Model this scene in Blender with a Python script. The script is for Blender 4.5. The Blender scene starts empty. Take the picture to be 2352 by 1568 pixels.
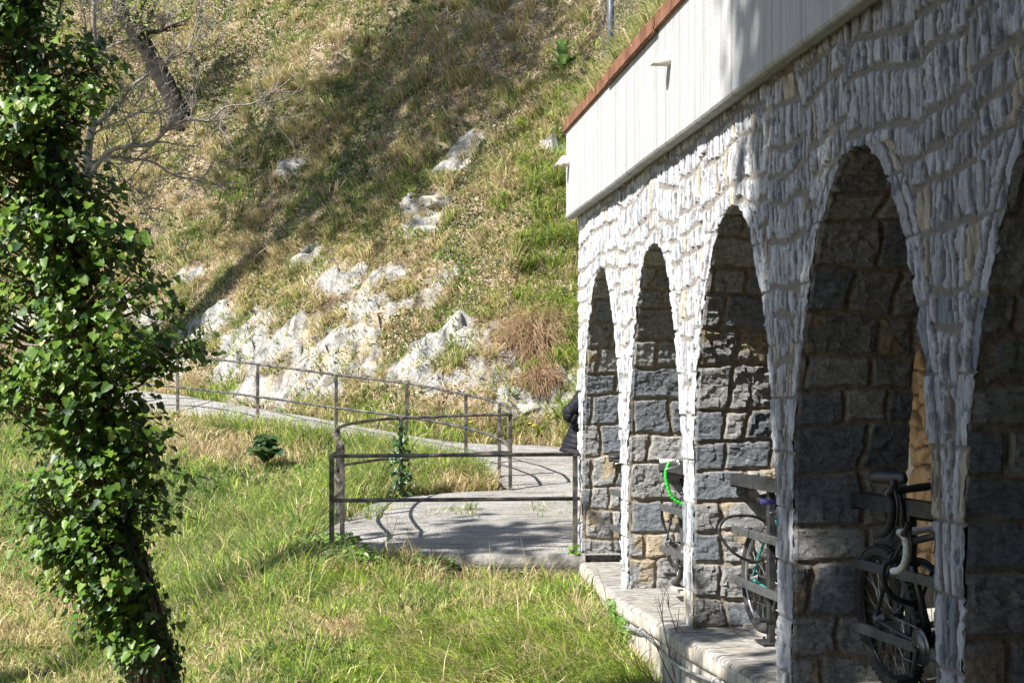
import bpy, math, numpy as np
from mathutils import Vector, Matrix
R = math.radians
sc = bpy.context.scene
col = sc.collection
rng = np.random.default_rng(7)
F = 3267.0; EYE = 1.7          # focal length (in 2352-px-wide picture pixels) and eye height above the plinth

def at(px, py, Y):
    """point at distance Y seen at picture position px,py (2352 x 1568)"""
    return np.array([(px - 1176.0) / F * Y, Y, EYE + (925.0 - py) / F * Y])

# ---------------------------------------------------------------- noise
def _hash(xi, yi, seed):
    h = (xi.astype(np.int64) * 374761393 + yi.astype(np.int64) * 668265263 + seed * 974634221) & 0xffffffff
    h = ((h ^ (h >> 13)) * 1274126177) & 0xffffffff
    h = ((h ^ (h >> 16)) * 2246822519) & 0xffffffff
    h = h ^ (h >> 15)
    return (h & 0xffffff) / float(0xffffff)

def vnoise(x, y, seed=0):
    x = np.asarray(x, float); y = np.asarray(y, float)
    xi = np.floor(x); yi = np.floor(y)
    fx = x - xi; fy = y - yi
    fx = fx * fx * (3 - 2 * fx); fy = fy * fy * (3 - 2 * fy)
    a = _hash(xi, yi, seed); b = _hash(xi + 1, yi, seed)
    c = _hash(xi, yi + 1, seed); d = _hash(xi + 1, yi + 1, seed)
    return (a * (1 - fx) + b * fx) * (1 - fy) + (c * (1 - fx) + d * fx) * fy

def fbm(x, y, seed=0, o=4, g=.5):
    s = 0; a = 1; t = 0
    for k in range(o):
        s = s + a * vnoise(x * 2 ** k + 17.3 * k, y * 2 ** k - 9.1 * k, seed + k); t += a; a *= g
    return s / t - .5

def cells(x, y, seed):
    """voronoi: distance to the nearest centre, to the border, random of the cell, offset to the centre"""
    xi = np.floor(x); yi = np.floor(y)
    d1 = np.full(x.shape, 9.); d2 = np.full(x.shape, 9.); rid = np.zeros(x.shape)
    ox = np.zeros(x.shape); oy = np.zeros(x.shape)
    for i in (-1, 0, 1):
        for j in (-1, 0, 1):
            cx = xi + i; cy = yi + j
            px = cx + .15 + .7 * _hash(cx, cy, seed); py = cy + .15 + .7 * _hash(cx, cy, seed + 5)
            d = np.hypot(px - x, py - y)
            n = d < d1
            d2 = np.where(n, d1, np.minimum(d2, d)); d1 = np.where(n, d, d1)
            rid = np.where(n, _hash(cx, cy, seed + 9), rid)
            ox = np.where(n, x - px, ox); oy = np.where(n, y - py, oy)
    return d1, d2 - d1, rid, ox, oy

def ss(a, b, x):
    t = np.clip((x - a) / (b - a), 0, 1)
    return t * t * (3 - 2 * t)

# ---------------------------------------------------------------- mesh builder
class MB:
    def __init__(s):
        s.v = []; s.f = []; s.c = []; s.n = 0
    def add(s, v, f, c=None):
        v = np.asarray(v, float).reshape(-1, 3)
        s.v.append(v)
        if not isinstance(f, (list, tuple)): f = [f]
        for g in f: s.f.append(np.asarray(g, np.int64) + s.n)
        if c is not None:
            c = np.asarray(c, float)
            if c.ndim == 1: c = np.tile(c, (len(v), 1))
            s.c.append(c)
        s.n += len(v)
    def box(s, c, size, rot=None, col=None):
        x, y, z = [q / 2 for q in size]
        v = np.array([(-x, -y, -z), (x, -y, -z), (x, y, -z), (-x, y, -z), (-x, -y, z), (x, -y, z), (x, y, z), (-x, y, z)])
        if rot is not None: v = v @ np.asarray(rot).T
        s.add(v + np.asarray(c), np.array([(0, 3, 2, 1), (4, 5, 6, 7), (0, 1, 5, 4), (1, 2, 6, 5), (2, 3, 7, 6), (3, 0, 4, 7)]), col)
    def beam(s, a, b, w, h, up=(0, 0, 1), col=None):
        a = np.asarray(a, float); b = np.asarray(b, float); d = b - a; L = np.linalg.norm(d); d /= L
        up = np.asarray(up, float); y = np.cross(up, d); y /= np.linalg.norm(y); z = np.cross(d, y)
        s.box((a + b) / 2, (L, w, h), np.stack([d, y, z], 1), col)
    def tube(s, pts, r, n=8, cap=True, col=None, flat=1.0):
        P = np.asarray(pts, float); m = len(P); r = np.broadcast_to(np.asarray(r, float), (m,))
        T = np.gradient(P, axis=0); T /= np.linalg.norm(T, axis=1)[:, None] + 1e-12
        u = np.cross(T[0], (0, 0, 1.)) if abs(T[0][2]) < .9 else np.cross(T[0], (1., 0, 0))
        u /= np.linalg.norm(u); U = [u]
        for i in range(1, m):
            u = U[-1] - T[i] * np.dot(U[-1], T[i]); U.append(u / (np.linalg.norm(u) + 1e-12))
        U = np.array(U); V = np.cross(T, U)
        a = np.linspace(0, 2 * np.pi, n, endpoint=False)
        v = P[:, None] + r[:, None, None] * (np.cos(a)[None, :, None] * U[:, None] + flat * np.sin(a)[None, :, None] * V[:, None])
        i = np.arange(m - 1)[:, None] * n; j = np.arange(n)[None]; k = (j + 1) % n
        q = np.stack([i + j, i + k, i + n + k, i + n + j], -1).reshape(-1, 4)
        v = v.reshape(-1, 3); f = [q]
        if cap:
            v = np.vstack([v, P[:1], P[-1:]]); b = m * n
            jj = np.arange(n); kk = (jj + 1) % n
            f.append(np.stack([kk, jj, np.full(n, b)], -1))
            f.append(np.stack([(m - 1) * n + jj, (m - 1) * n + kk, np.full(n, b + 1)], -1))
        s.add(v, f, col)
    def grid(s, V, col=None, mask=None, flip=False):
        n, m = V.shape[:2]
        i = np.arange(n - 1)[:, None] * m; j = np.arange(m - 1)[None]
        q = np.stack([i + j, i + m + j, i + m + j + 1, i + j + 1], -1)
        if mask is not None: q = q[mask]
        q = q.reshape(-1, 4)
        if flip: q = q[:, ::-1]
        s.add(V.reshape(-1, 3), q, None if col is None else np.asarray(col).reshape(-1, 3))
    def loft(s, rings, col=None, cap=True):
        Rg = np.asarray(rings, float); m, n = Rg.shape[:2]
        i = np.arange(m - 1)[:, None] * n; j = np.arange(n)[None]; k = (j + 1) % n
        q = np.stack([i + j, i + k, i + n + k, i + n + j], -1).reshape(-1, 4)
        v = Rg.reshape(-1, 3); f = [q]
        if cap:
            v = np.vstack([v, Rg[0].mean(0)[None], Rg[-1].mean(0)[None]]); b = m * n
            jj = np.arange(n); kk = (jj + 1) % n
            f.append(np.stack([kk, jj, np.full(n, b)], -1))
            f.append(np.stack([(m - 1) * n + jj, (m - 1) * n + kk, np.full(n, b + 1)], -1))
        s.add(v, f, col)
    def build(s, name, mat, parent=None, smooth=True, bevel=0):
        me = bpy.data.meshes.new(name)
        V = np.vstack(s.v).astype(np.float32)
        me.vertices.add(len(V)); me.vertices.foreach_set('co', V.ravel())
        nl = sum(f.size for f in s.f); nf = sum(len(f) for f in s.f)
        me.loops.add(nl); me.polygons.add(nf)
        me.loops.foreach_set('vertex_index', np.concatenate([f.ravel() for f in s.f]).astype(np.int32))
        tot = np.concatenate([np.full(len(f), f.shape[1]) for f in s.f])
        st = np.concatenate([[0], np.cumsum(tot)[:-1]]).astype(np.int32)
        me.polygons.foreach_set('loop_start', st)
        me.polygons.foreach_set('use_smooth', np.full(nf, bool(smooth)))
        me.update(calc_edges=True); me.validate()
        if s.c:
            C = np.vstack(s.c); C = np.hstack([C, np.ones((len(C), 1))]).astype(np.float32)
            at_ = me.attributes.new('col', 'FLOAT_COLOR', 'POINT'); at_.data.foreach_set('color', C.ravel())
        me.materials.append(mat)
        o = bpy.data.objects.new(name, me); col.objects.link(o)
        if parent is not None: o.parent = parent
        if bevel:
            b = o.modifiers.new('bevel', 'BEVEL'); b.width = bevel; b.segments = 2; b.limit_method = 'ANGLE'
        return o

def tag(o, label=None, cat=None, group=None, kind=None):
    if label: o['label'] = label
    if cat: o['category'] = cat
    if group: o['group'] = group
    if kind: o['kind'] = kind
    return o

def thing(name, label, cat, loc=(0, 0, 0), rz=0, group=None):
    o = bpy.data.objects.new(name, None); o.empty_display_size = .2; col.objects.link(o)
    o.location = tuple(float(q) for q in loc); o.rotation_euler = (0, 0, rz)
    return tag(o, label, cat, group)

def crv(pts, n=8):
    """Catmull-Rom through the points"""
    P = np.asarray(pts, float); P = np.vstack([2 * P[0] - P[1], P, 2 * P[-1] - P[-2]])
    out = []
    for i in range(1, len(P) - 2):
        t = np.linspace(0, 1, n, endpoint=False)[:, None]
        a, b, c, d = P[i - 1], P[i], P[i + 1], P[i + 2]
        out.append(.5 * (2 * b + (c - a) * t + (2 * a - 5 * b + 4 * c - d) * t ** 2 + (3 * b - a - 3 * c + d) * t ** 3))
    return np.vstack(out + [P[-2][None]])

# ---------------------------------------------------------------- materials
class Mat:
    def __init__(s, name):
        s.m = bpy.data.materials.new(name); s.m.use_nodes = True
        s.t = s.m.node_tree; s.t.nodes.clear()
        s.out = s.n('ShaderNodeOutputMaterial'); s.p = s.n('ShaderNodeBsdfPrincipled')
        s.l(s.p.outputs[0], s.out.inputs[0]); s._tc = None
    def n(s, t, **k):
        x = s.t.nodes.new(t)
        for a, b in k.items(): setattr(x, a, b)
        return x
    def l(s, a, b): s.t.links.new(a, b)
    def set(s, **k):
        for a, b in k.items():
            s.p.inputs[{'rough': 'Roughness', 'metal': 'Metallic', 'spec': 'Specular IOR Level', 'col': 'Base Color', 'coat': 'Coat Weight'}[a]].default_value = (*b, 1) if a == 'col' else b
        return s
    def co(s, scale=(1, 1, 1)):
        if s._tc is None: s._tc = s.n('ShaderNodeTexCoord')
        mp = s.n('ShaderNodeMapping'); mp.inputs['Scale'].default_value = scale
        s.l(s._tc.outputs['Object'], mp.inputs['Vector']); return mp.outputs[0]
    def noise(s, scale=5, detail=4, rough=.6, sc=(1, 1, 1), dist=0):
        x = s.n('ShaderNodeTexNoise'); x.inputs['Scale'].default_value = scale
        x.inputs['Detail'].default_value = detail; x.inputs['Roughness'].default_value = rough
        x.inputs['Distortion'].default_value = dist
        s.l(s.co(sc), x.inputs['Vector']); return x.outputs['Fac']
    def voro(s, scale, feature='F1', sc=(1, 1, 1)):
        x = s.n('ShaderNodeTexVoronoi', feature=feature); x.inputs['Scale'].default_value = scale
        s.l(s.co(sc), x.inputs['Vector']); return x.outputs[0]
    def ramp(s, fac, stops):
        x = s.n('ShaderNodeValToRGB'); e = x.color_ramp.elements
        while len(e) < len(stops): e.new(.5)
        for i, (p, c) in enumerate(stops):
            e[i].position = p; e[i].color = (*c, 1) if not np.isscalar(c) else (c, c, c, 1)
        s.l(fac, x.inputs[0]); return x.outputs[0]
    def attr(s, name='col'):
        x = s.n('ShaderNodeAttribute', attribute_name=name); return x.outputs['Color']
    def mix(s, a, b, fac, mode='MIX'):
        x = s.n('ShaderNodeMix', data_type='RGBA', blend_type=mode)
        for sock, v in ((x.inputs[0], fac), (x.inputs[6], a), (x.inputs[7], b)):
            if hasattr(v, 'is_output'): s.l(v, sock)
            elif np.isscalar(v): sock.default_value = v
            else: sock.default_value = (*v, 1)
        return x.outputs[2]
    def math(s, op, a, b=0.):
        x = s.n('ShaderNodeMath', operation=op)
        for k, v in ((0, a), (1, b)):
            if hasattr(v, 'is_output'): s.l(v, x.inputs[k])
            else: x.inputs[k].default_value = v
        return x.outputs[0]
    def color(s, c): s.l(c, s.p.inputs['Base Color']); return s
    def rough(s, c): s.l(c, s.p.inputs['Roughness']); return s
    def bump(s, h, dist=.01, strength=1.):
        b = s.n('ShaderNodeBump'); b.inputs['Distance'].default_value = dist; b.inputs['Strength'].default_value = strength
        s.l(h, b.inputs['Height']); s.l(b.outputs[0], s.p.inputs['Normal']); return s
    def translucent(s, c, w):
        t = s.n('ShaderNodeBsdfTranslucent'); m = s.n('ShaderNodeMixShader'); m.inputs[0].default_value = w
        s.l(c, t.inputs[0]); s.l(s.p.outputs[0], m.inputs[1]); s.l(t.outputs[0], m.inputs[2]); s.l(m.outputs[0], s.out.inputs[0])
        return s

def plain(name, c, rough=.6, metal=0., wear=None, nscale=30, bump=0.):
    m = Mat(name).set(rough=rough, metal=metal)
    w = wear if wear is not None else tuple(min(1, q * 1.5 + .01) for q in c)
    f = m.noise(nscale, 5)
    m.color(m.mix(c, w, m.ramp(f, [(.42, 0), (.7, 1)])))
    if bump: m.bump(m.noise(nscale * 4, 3), bump)
    return m.m
# ================================================================ THE ARCADE BUILDING
TA = .1347; CS = 1 / math.sqrt(1 + TA * TA); SN = TA * CS
FO = np.array([.731, 15.5]); ES = np.array([SN, -CS]); ET = np.array([CS, SN])
FROT = math.atan2(-CS, SN)
S = 2.277; ARCH = [1.27 + i * S for i in range(5)]; LEN = 12.0; THICK = .69; TOP = 3.72
HP = np.array([0, .6, 1.26, 1.575, 1.82, 2.0, 2.2, 2.41, 2.62, 2.82, 2.94, 3.02, 3.06])
HW = np.array([.446, .441, .430, .411, .391, .368, .340, .304, .253, .192, .142, .088, 0.]) * S
def hw(h): return np.interp(h, HP, HW)
def W(s, t, h=0.):
    p = FO + s * ES + t * ET
    return np.array([p[0], p[1], h])
def stof(X, Y):
    dx = X - FO[0]; dy = Y - FO[1]
    return dx * ES[0] + dy * ES[1], dx * ET[0] + dy * ET[1]

def masonry(a, b, hr, wr, seed, warp=.02, warpf=2.5, jag=0.):
    a2 = a + warp * fbm(a * warpf * 2, b * warpf * 2, seed + 3, 2) * 2
    b2 = b + warp * fbm(a * warpf, b * warpf, seed + 4, 2) * 2.4
    r = np.random.default_rng(seed)
    bd = np.concatenate([[b.min() - .6], b.min() - .6 + np.cumsum(r.uniform(*hr, int((np.ptp(b) + 2) / hr[0]) + 4))])
    ci = np.clip(np.searchsorted(bd, b2) - 1, 0, len(bd) - 2)
    db = np.minimum(b2 - bd[ci], bd[ci + 1] - b2)
    da = np.zeros(a.shape); rid = np.zeros(a.shape); ca = np.zeros(a.shape); cb = (bd[ci] + bd[ci + 1]) / 2
    for c in np.unique(ci):
        m = ci == c
        rc = np.random.default_rng(seed * 977 + int(c))
        wsc = rc.uniform(.8, 1.25)
        ws = np.exp(rc.uniform(np.log(wr[0]), np.log(wr[1]), int((np.ptp(a) + 2) / wr[0]) + 4)) * wsc
        wb = np.concatenate([[a.min() - .7], a.min() - .7 + np.cumsum(ws)])
        sl = rc.uniform(-.12, .12)
        x = a2[m] + sl * (b2[m] - cb[m])
        si = np.clip(np.searchsorted(wb, x) - 1, 0, len(wb) - 2)
        da[m] = np.minimum(x - wb[si], wb[si + 1] - x); ca[m] = (wb[si] + wb[si + 1]) / 2
        rid[m] = si + 131. * c
        if jag: db[m] = np.minimum(b2[m] - bd[c] - jag * rc.uniform(0, 1, len(wb))[si] ** 2, bd[c + 1] - b2[m] - jag * rc.uniform(0, 1, len(wb))[si] ** 2)
    return da, db, rid, ca, cb

def rnd(rid, k): return _hash(np.floor(rid), np.full(rid.shape, float(k)), 77)

bld = thing('arcade_building', 'long grey stone arcade with tall narrow arches under a concrete parapet', 'building', (FO[0], FO[1], 0), FROT)

# --- facade of thin upright slabs
ds = .0105
s1 = np.concatenate([np.arange(0, 10.4, ds), np.linspace(10.4, LEN, 70)]); h1 = np.arange(-.02, TOP + .0001, .0125)
SG, HG = np.meshgrid(s1, h1, indexing='ij')
ai = np.clip(np.round((SG - ARCH[0]) / S), 0, 4).astype(int); dS = SG - np.array(ARCH)[ai]
rag = .010 * fbm(SG * 9, HG * 9, 11, 3) * 2 + .010 * (vnoise(SG * 2 + 40, HG * 30, 8) - .5) * 2 - .008
def Fimp(d, h): return np.where(h < 3.06, np.abs(d) - hw(h), np.maximum(np.abs(d) * .6, 0) + (h - 3.06) * 1.2)
def Fsd(d, h):
    e = .01; f = Fimp(d, h)
    gx = (Fimp(d + e, h) - Fimp(d - e, h)) / (2 * e); gy = (Fimp(d, h + e) - Fimp(d, h - e)) / (2 * e)
    g = np.sqrt(gx * gx + gy * gy) + 1e-6
    return f / np.maximum(g, .6), gx / g, gy / g
f0, gx, gy = Fsd(dS, HG); fr = f0 - rag
inside = fr < 0
keep = ~(inside[:-1, :-1] & inside[1:, :-1] & inside[:-1, 1:] & inside[1:, 1:])
mv = np.where(inside, np.clip(-fr, 0, .03), 0)
S2 = SG + gx * mv; H2 = HG + gy * mv
# stone pattern: courses of upright slabs, and a border of long slabs along each arch
pw = SG + .22 * fbm(SG * 1.5, HG * 2.2, 19, 3) * 2; pan = np.floor(pw / .74 + .3 * vnoise(np.floor(HG * 1.1 + 3), np.floor(pw / .74), 17))
da, db, rid, ca, cb = masonry(SG, HG + .24 * _hash(pan, pan * 0, 18) + .10 * np.abs(dS), (.14, .28), (.04, .135), 21, .045, 2.5, .016)
rid = rid + 7919. * (pan % 7); cb = cb - .24 * _hash(pan, pan * 0, 18) - .10 * np.abs(dS)
ringw = .15 + .04 * (vnoise(HG * 3, ai * 7.7 + np.sign(dS) * 3, 5) - .5)
ring = (f0 < ringw) & (HG < 3.0)
sd = np.sign(dS) + 2.0 * ai
rb = HG + .11 * sd
r_h = .33; rk = np.floor(rb / r_h + .25 * vnoise(rb * 0 + sd * 5, rb * .0, 3)); rpos = rb / r_h + .25 * vnoise(sd * 5, sd * 0, 3)
da_r = np.minimum(f0 + .05, np.abs(ringw - f0)); db_r = np.minimum(rpos - np.floor(rpos), np.ceil(rpos) - rpos) * r_h
rid_r = 50000 + np.floor(rpos) * 37 + np.floor(sd * 11)
split = (rnd(rid_r, 4) > .15)
da_r = np.where(split, np.minimum(da_r, np.abs(f0 - ringw * .5)), da_r); rid_r = np.where(split, rid_r * 2 + (f0 > ringw * .5), rid_r * 2)
da = np.where(ring, da_r, da); db = np.where(ring, db_r, db); rid = np.where(ring, rid_r, rid)
jn = .5 + vnoise(SG * 14, HG * 14, 31)
open_j = rnd(rid, 6)
jv = .0035 * jn + .004 * (open_j > .6); jb = np.where(ring, .004, .0085) * jn
e = ss(0, .011, da - jv) * ss(0, np.where(ring, .008, .014), db - jb)
r1, r2, r3 = rnd(rid, 1), rnd(rid, 2), rnd(rid, 3)
fis = fbm(SG * 26 + r1 * 90, HG * 3.2 + r2 * 50, 41, 3)
chip = fbm(SG * 13, HG * 9, 42, 4)
fis2 = fbm(SG * 48 + r2 * 70, HG * 5 + r1 * 60, 45, 2); rdg = np.abs(fbm(SG * 18 + r1 * 40, HG * 6, 46, 3))
f1, fb1, fr1, fx1, fy1 = cells(SG * 15 + r1 * 40 + .5 * fbm(SG * 16, HG * 6, 47, 2), HG * 8 + r2 * 40 + .6 * fbm(SG * 14, HG * 10, 48, 2), 49)
f2, fb2, fr2, fx2, fy2 = cells(SG * 42 + r2 * 40, HG * 15 + r1 * 40 + .5 * fbm(SG * 30, HG * 12, 50, 2), 51)
fac = .013 * (fr1 - .5) + .016 * fx1 * (fr1 - .5) + .018 * fy1 * (fr1 - .45) + .006 * (fr2 - .5) + .006 * fx2 * (fr2 - .5)
H = e * (.012 + .015 * r1 + .7 * fac + np.clip((SG - ca), -.1, .1) * (r2 - .5) * .18 * (~ring) + (HG - cb) * (r3 - .5) * .05 * (~ring))
H += e * (-.004 * ss(.05, .16, np.abs(fis)) * (r3 > .25) + .005 * chip - .014 * ss(.15, .18, fis2) - .012 * ss(.18, .21, chip * (r2 > .35)))
H += (1 - e) * (.006 * fbm(SG * 30, HG * 30, 43, 2) + .004)
H *= ss(0, .02, SG) * .9 + .1
lum = .66 + .15 * r2 + .10 * fbm(SG * 7, HG * 2, 44, 3)
C = np.stack([lum * .965, lum * .99, lum * 1.06], -1)
tan_ = (r3 > .94)[..., None]; C = np.where(tan_, np.stack([lum * 1.0, lum * .88, lum * .70], -1), C)
blu = ((r3 < .03) | (chip < -.24))[..., None]; C = np.where(blu, np.stack([lum * .48, lum * .55, lum * .63], -1), C)
dk = ss(.12, .3, np.abs(fis))[..., None] * (r3 > .25)[..., None]
C = C * (1 - .12 * dk) * (.84 + .32 * fr1[..., None] * (fr2[..., None] > .2)) * (1 - .6 * ss(.15, .19, fis2)[..., None]) * (.78 + .22 * ss(0, .03, rdg)[..., None])
mort = np.stack([.40 + .1 * jn, .37 + .09 * jn, .34 + .07 * jn], -1) * .66
ebd = ss(0, np.where(ring, .008, .014), db - jb)[..., None]; evt = ss(0, .009, da - jv)[..., None]
mort = mort * (ebd < .99) + np.array([.17, .155, .14]) * (ebd >= .99)
C = np.clip(mort * (1 - ebd * evt) + C * ebd * evt, .02, .9)
m = Mat('facade_stone').set(rough=.85, spec=.25)
cc = m.attr(); v = m.noise(46, 8, .78, (1, 1, .42)); v2 = m.noise(9, 5, .6)
cc = m.mix(cc, m.ramp(v, [(.30, .22), (.40, .80), (.5, 1.02), (.75, 1.12)]), .8, 'MULTIPLY')
cc = m.mix(cc, (.36, .33, .29), m.ramp(v2, [(.60, 0), (.8, .45)]))
m.color(cc); m.bump(m.math('ADD', m.noise(60, 8, .8, (1, 1, .45)), m.math('MULTIPLY', m.noise(20, 4, .6, (1.4, 1, .4)), .6)), .030)
H_F, C_F = H.copy(), C.copy()
MB_ = MB(); MB_.grid(np.stack([S2, -H, H2], -1), C, keep, flip=True)
MB_.build('facade_wall', m.m, bld, smooth=False)

# --- arch linings: rock-faced blocks
lm = Mat('arch_block_stone').set(rough=.88, spec=.25)
cc = lm.attr(); cc = lm.mix(cc, lm.ramp(lm.noise(22, 6, .7, (1, 1, 1.6)), [(.32, .45), (.5, 1.), (.68, 1.45)]), .9, 'MULTIPLY')
lm.color(cc); lm.bump(lm.math('ADD', lm.noise(40, 6, .75, (1, 1, 1.8)), lm.noise(110, 4, .7)), .016)
def prof(n):
    hs = np.linspace(0, 1, 400); hh = 3.06 * (1 - (1 - hs) ** 2.2)
    L = np.stack([-hw(hh), hh], 1); P = np.vstack([L, [(-x, y) for x, y in L[::-1]]])
    d = np.concatenate([[0], np.cumsum(np.hypot(*np.diff(P, axis=0).T))])
    l = np.linspace(0, d[-1], n); X = np.interp(l, d, P[:, 0]); Y = np.interp(l, d, P[:, 1])
    tx = np.gradient(X); ty = np.gradient(Y); q = np.hypot(tx, ty)
    return l, X, Y, ty / q, -tx / q
for i, sc_ in enumerate(ARCH):
    st = .013 if i < 4 else .02
    l, X, Y, nx, ny = prof(int(6.9 / st))
    tt = np.arange(-.012, THICK + .001, st)
    LG, TG = np.meshgrid(l, tt, indexing='ij')
    da, db, rid, ca, cb = masonry(TG + .5 * i, LG, (.19, .34), (.20, .55), 61 + i, .035, 3)
    jn = .5 + vnoise(TG * 11, LG * 11, 66 + i)
    e = ss(.0, .020, da - .007 * jn) * ss(.0, .018, db - .008 * jn)
    r1, r2, r3 = rnd(rid, 1), rnd(rid, 2), rnd(rid, 3)
    d1, dbr, cr, ox, oy = cells(TG * 11 + r1 * 40 + .8 * fbm(TG * 9, LG * 9, 3, 2), LG * 13 + r2 * 40, 70 + i)
    c2d, c2b, c2r, o2x, o2y = cells(TG * 24 + r2 * 60 + .9 * fbm(TG * 20, LG * 20, 5, 2), LG * 30 + r1 * 60, 270 + i)
    cut = (cr - .5) * .014 + ox * .034 * (cr - .4) + oy * .040 * (.5 - cr) + (c2r - .5) * .007 + o2x * .010 * (c2r - .5) + o2y * .012 * (.45 - c2r)
    Hh = e * (.014 + .012 * r1 + (.68 - .4 * (r2 > .6)) * cut + .008 * fbm(TG * 9, LG * 14, 80 + i, 4) + .006 * fbm(TG * 30, LG * 42, 90 + i, 3))
    Hh += (1 - e) * .010 * fbm(TG * 40, LG * 40, 95, 2) - .006
    Hh = Hh * (.3 + .7 * ss(-.012, .06, TG)) + .010 * ss(.05, .0, TG)
    si_ = np.clip(((sc_ + X - nx * .022) / ds).astype(int), 0, H.shape[0] - 1); hi_ = np.clip(((Y - ny * .022 + .02) / .0125).astype(int), 0, H.shape[1] - 1)
    if i == 4: si_ = np.clip(np.searchsorted(s1, sc_ + X - nx * .022), 0, H.shape[0] - 1)
    TP = TG.copy(); TP[:, 0] = -np.maximum(H_F[si_, hi_], .004) + .002; TP[:, 1] = np.minimum(TP[:, 1], TP[:, 0] * .4); Hh[:, 0] = .003; Hh[:, 1] = .007
    P = np.stack([sc_ + X[:, None] + nx[:, None] * Hh, TP, Y[:, None] + ny[:, None] * Hh], -1)
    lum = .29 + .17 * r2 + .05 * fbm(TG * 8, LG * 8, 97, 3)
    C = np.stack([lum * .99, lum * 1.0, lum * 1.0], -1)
    pt = .75 * ss(.10, .18, fbm(TG * 4 + r1 * 30, LG * 4 + r2 * 20, 98, 3)) * (r3 > .6)
    C = C * (1 - pt[..., None]) + pt[..., None] * np.stack([lum * 1.35, lum * 1.08, lum * .68], -1)
    bl = (r3 < .18)[..., None]; C = np.where(bl, C * np.array([.55, .60, .68]), C)
    mort = np.stack([.29 + .06 * jn, .25 + .05 * jn, .195 + .04 * jn], -1)
    C = mort * (1 - e[..., None]) + C * e[..., None]; C[:, :1] = C_F[si_, hi_][:, None]
    b = MB(); b.grid(P, np.clip(C, .02, .8), None, flip=True)
    b.build('arch_lining', lm.m, bld, smooth=False)

# --- parapet of board-marked concrete, soffit, drip groove
pm = Mat('parapet_concrete').set(rough=.8, spec=.3)
st1 = pm.noise(21, 8, .85, (1, .2, .02), .3); st2 = pm.noise(9, 4, .6, (1, .2, .02)); st3 = pm.noise(3, 5, .65)
cc = pm.ramp(st1, [(.30, (.18, .183, .188)), (.40, (.31, .315, .322)), (.52, (.405, .41, .42)), (.75, (.46, .467, .475))])
cc = pm.mix(cc, pm.ramp(st2, [(.3, .72), (.5, 1.), (.75, 1.06)]), .9, 'MULTIPLY')
cc = pm.mix(cc, (.47, .44, .39), pm.ramp(st3, [(.55, 0), (.8, .5)]))
pit = pm.noise(60, 2, .5); cc = pm.mix(cc, (.2, .19, .17), pm.ramp(pit, [(.74, 0), (.78, .8)]))
pm.color(cc); pm.bump(pm.math('ADD', pm.noise(70, 3, .6, (1, .3, .02)), pm.math('MULTIPLY', pit, .6)), .006)
b = MB(); cuts = [0, 4.62, 9.3, LEN]
for k in range(3):
    a0, a1 = cuts[k] + (.004 if k else -.02), cuts[k + 1] - .004
    pr = [(-.130, 3.706), (-.14, 3.722), (-.14, 4.70), (0.0, 4.70), (.0, 3.80), (-.045, 3.80), (-.045, 3.72), (-.06, 3.700), (-.118, 3.700)]
    ns = 24; rings = []
    for sx in np.linspace(a0, a1, ns):
        wob = .004 * math.sin(sx * 2.1)
        rings.append([(sx, t, h + (wob if h < 3.78 else 0)) for t, h in pr])
    b.loft(np.array(rings)[:, ::-1])
for c in cuts[1:3]: b.box((c, -.065, 4.22), (.01, .13, .93))
b.build('parapet', pm.m, bld, smooth=False)
sm = plain('soffit_concrete', (.30, .295, .27), .85, wear=(.42, .41, .38), nscale=12, bump=.004)
b = MB(); b.box((LEN / 2, -.0225 + .03, 3.76), (LEN, .10, .075)); b.box((LEN / 2, -.085, 3.712), (LEN - .02, .014, .02))
b.build('soffit', sm, bld, smooth=False)

# --- rusted steel edging in lengths
ru = Mat('rusted_steel').set(rough=.75, spec=.3)
f = ru.noise(7, 6, .65, (1, 1, .3)); g = ru.noise(60, 3)
cc = ru.ramp(f, [(.3, (.11, .045, .028)), (.5, (.19, .088, .052)), (.72, (.27, .14, .085))])
cc = ru.mix(cc, (.42, .30, .22), ru.ramp(g, [(.66, 0), (.74, .7)]))
ru.color(cc); ru.bump(g, .003)
x = -.06; k = 0
while x < LEN:
    x2 = min(x + [2.42, 1.9, 2.1, 2.3, 2.0, 2.0][k % 6], LEN)
    dt = [-.166, -.188, -.17, -.182][k % 4]; dz = [0, -.012, .006, -.004][k % 4]
    b = MB(); b.box(((x + x2) / 2, dt, 4.708 + dz), (x2 - x + .02, .006, .115)); b.box(((x + x2) / 2, dt + .018, 4.648 + dz), (x2 - x + .02, .03, .006))
    b.build('edging_strip', ru.m, bld, smooth=False)
    x = x2; k += 1

# --- water spouts
wp = Mat('spout_white').set(rough=.45)
f = wp.noise(9, 4, .6, dist=1.2)
wp.color(wp.ramp(f, [(.40, (.78, .77, .74)), (.56, (.72, .66, .58)), (.62, (.38, .19, .07)), (.72, (.62, .58, .52))]))
for s_, h_ in ((4.62, 4.335), (.16, 4.30)):
    b = MB(); n = 24; a = np.linspace(0, 2 * np.pi, n, endpoint=False); r0 = .058
    rings = []
    for r_, e_ in ((r0, 0), (r0, 1), (r0 - .006, 1), (r0 - .006, 0)):
        tt = np.where(np.full(n, e_) > 0, -.14 - (.155 - .085 * (np.sin(a) * .5 + .5)), -.12)
        rings.append(np.stack([s_ + r_ * np.cos(a), tt + 0 * a, h_ + r_ * np.sin(a)], 1))
    b.loft(rings, cap=False); b.build('water_spout', wp.m, bld)

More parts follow.
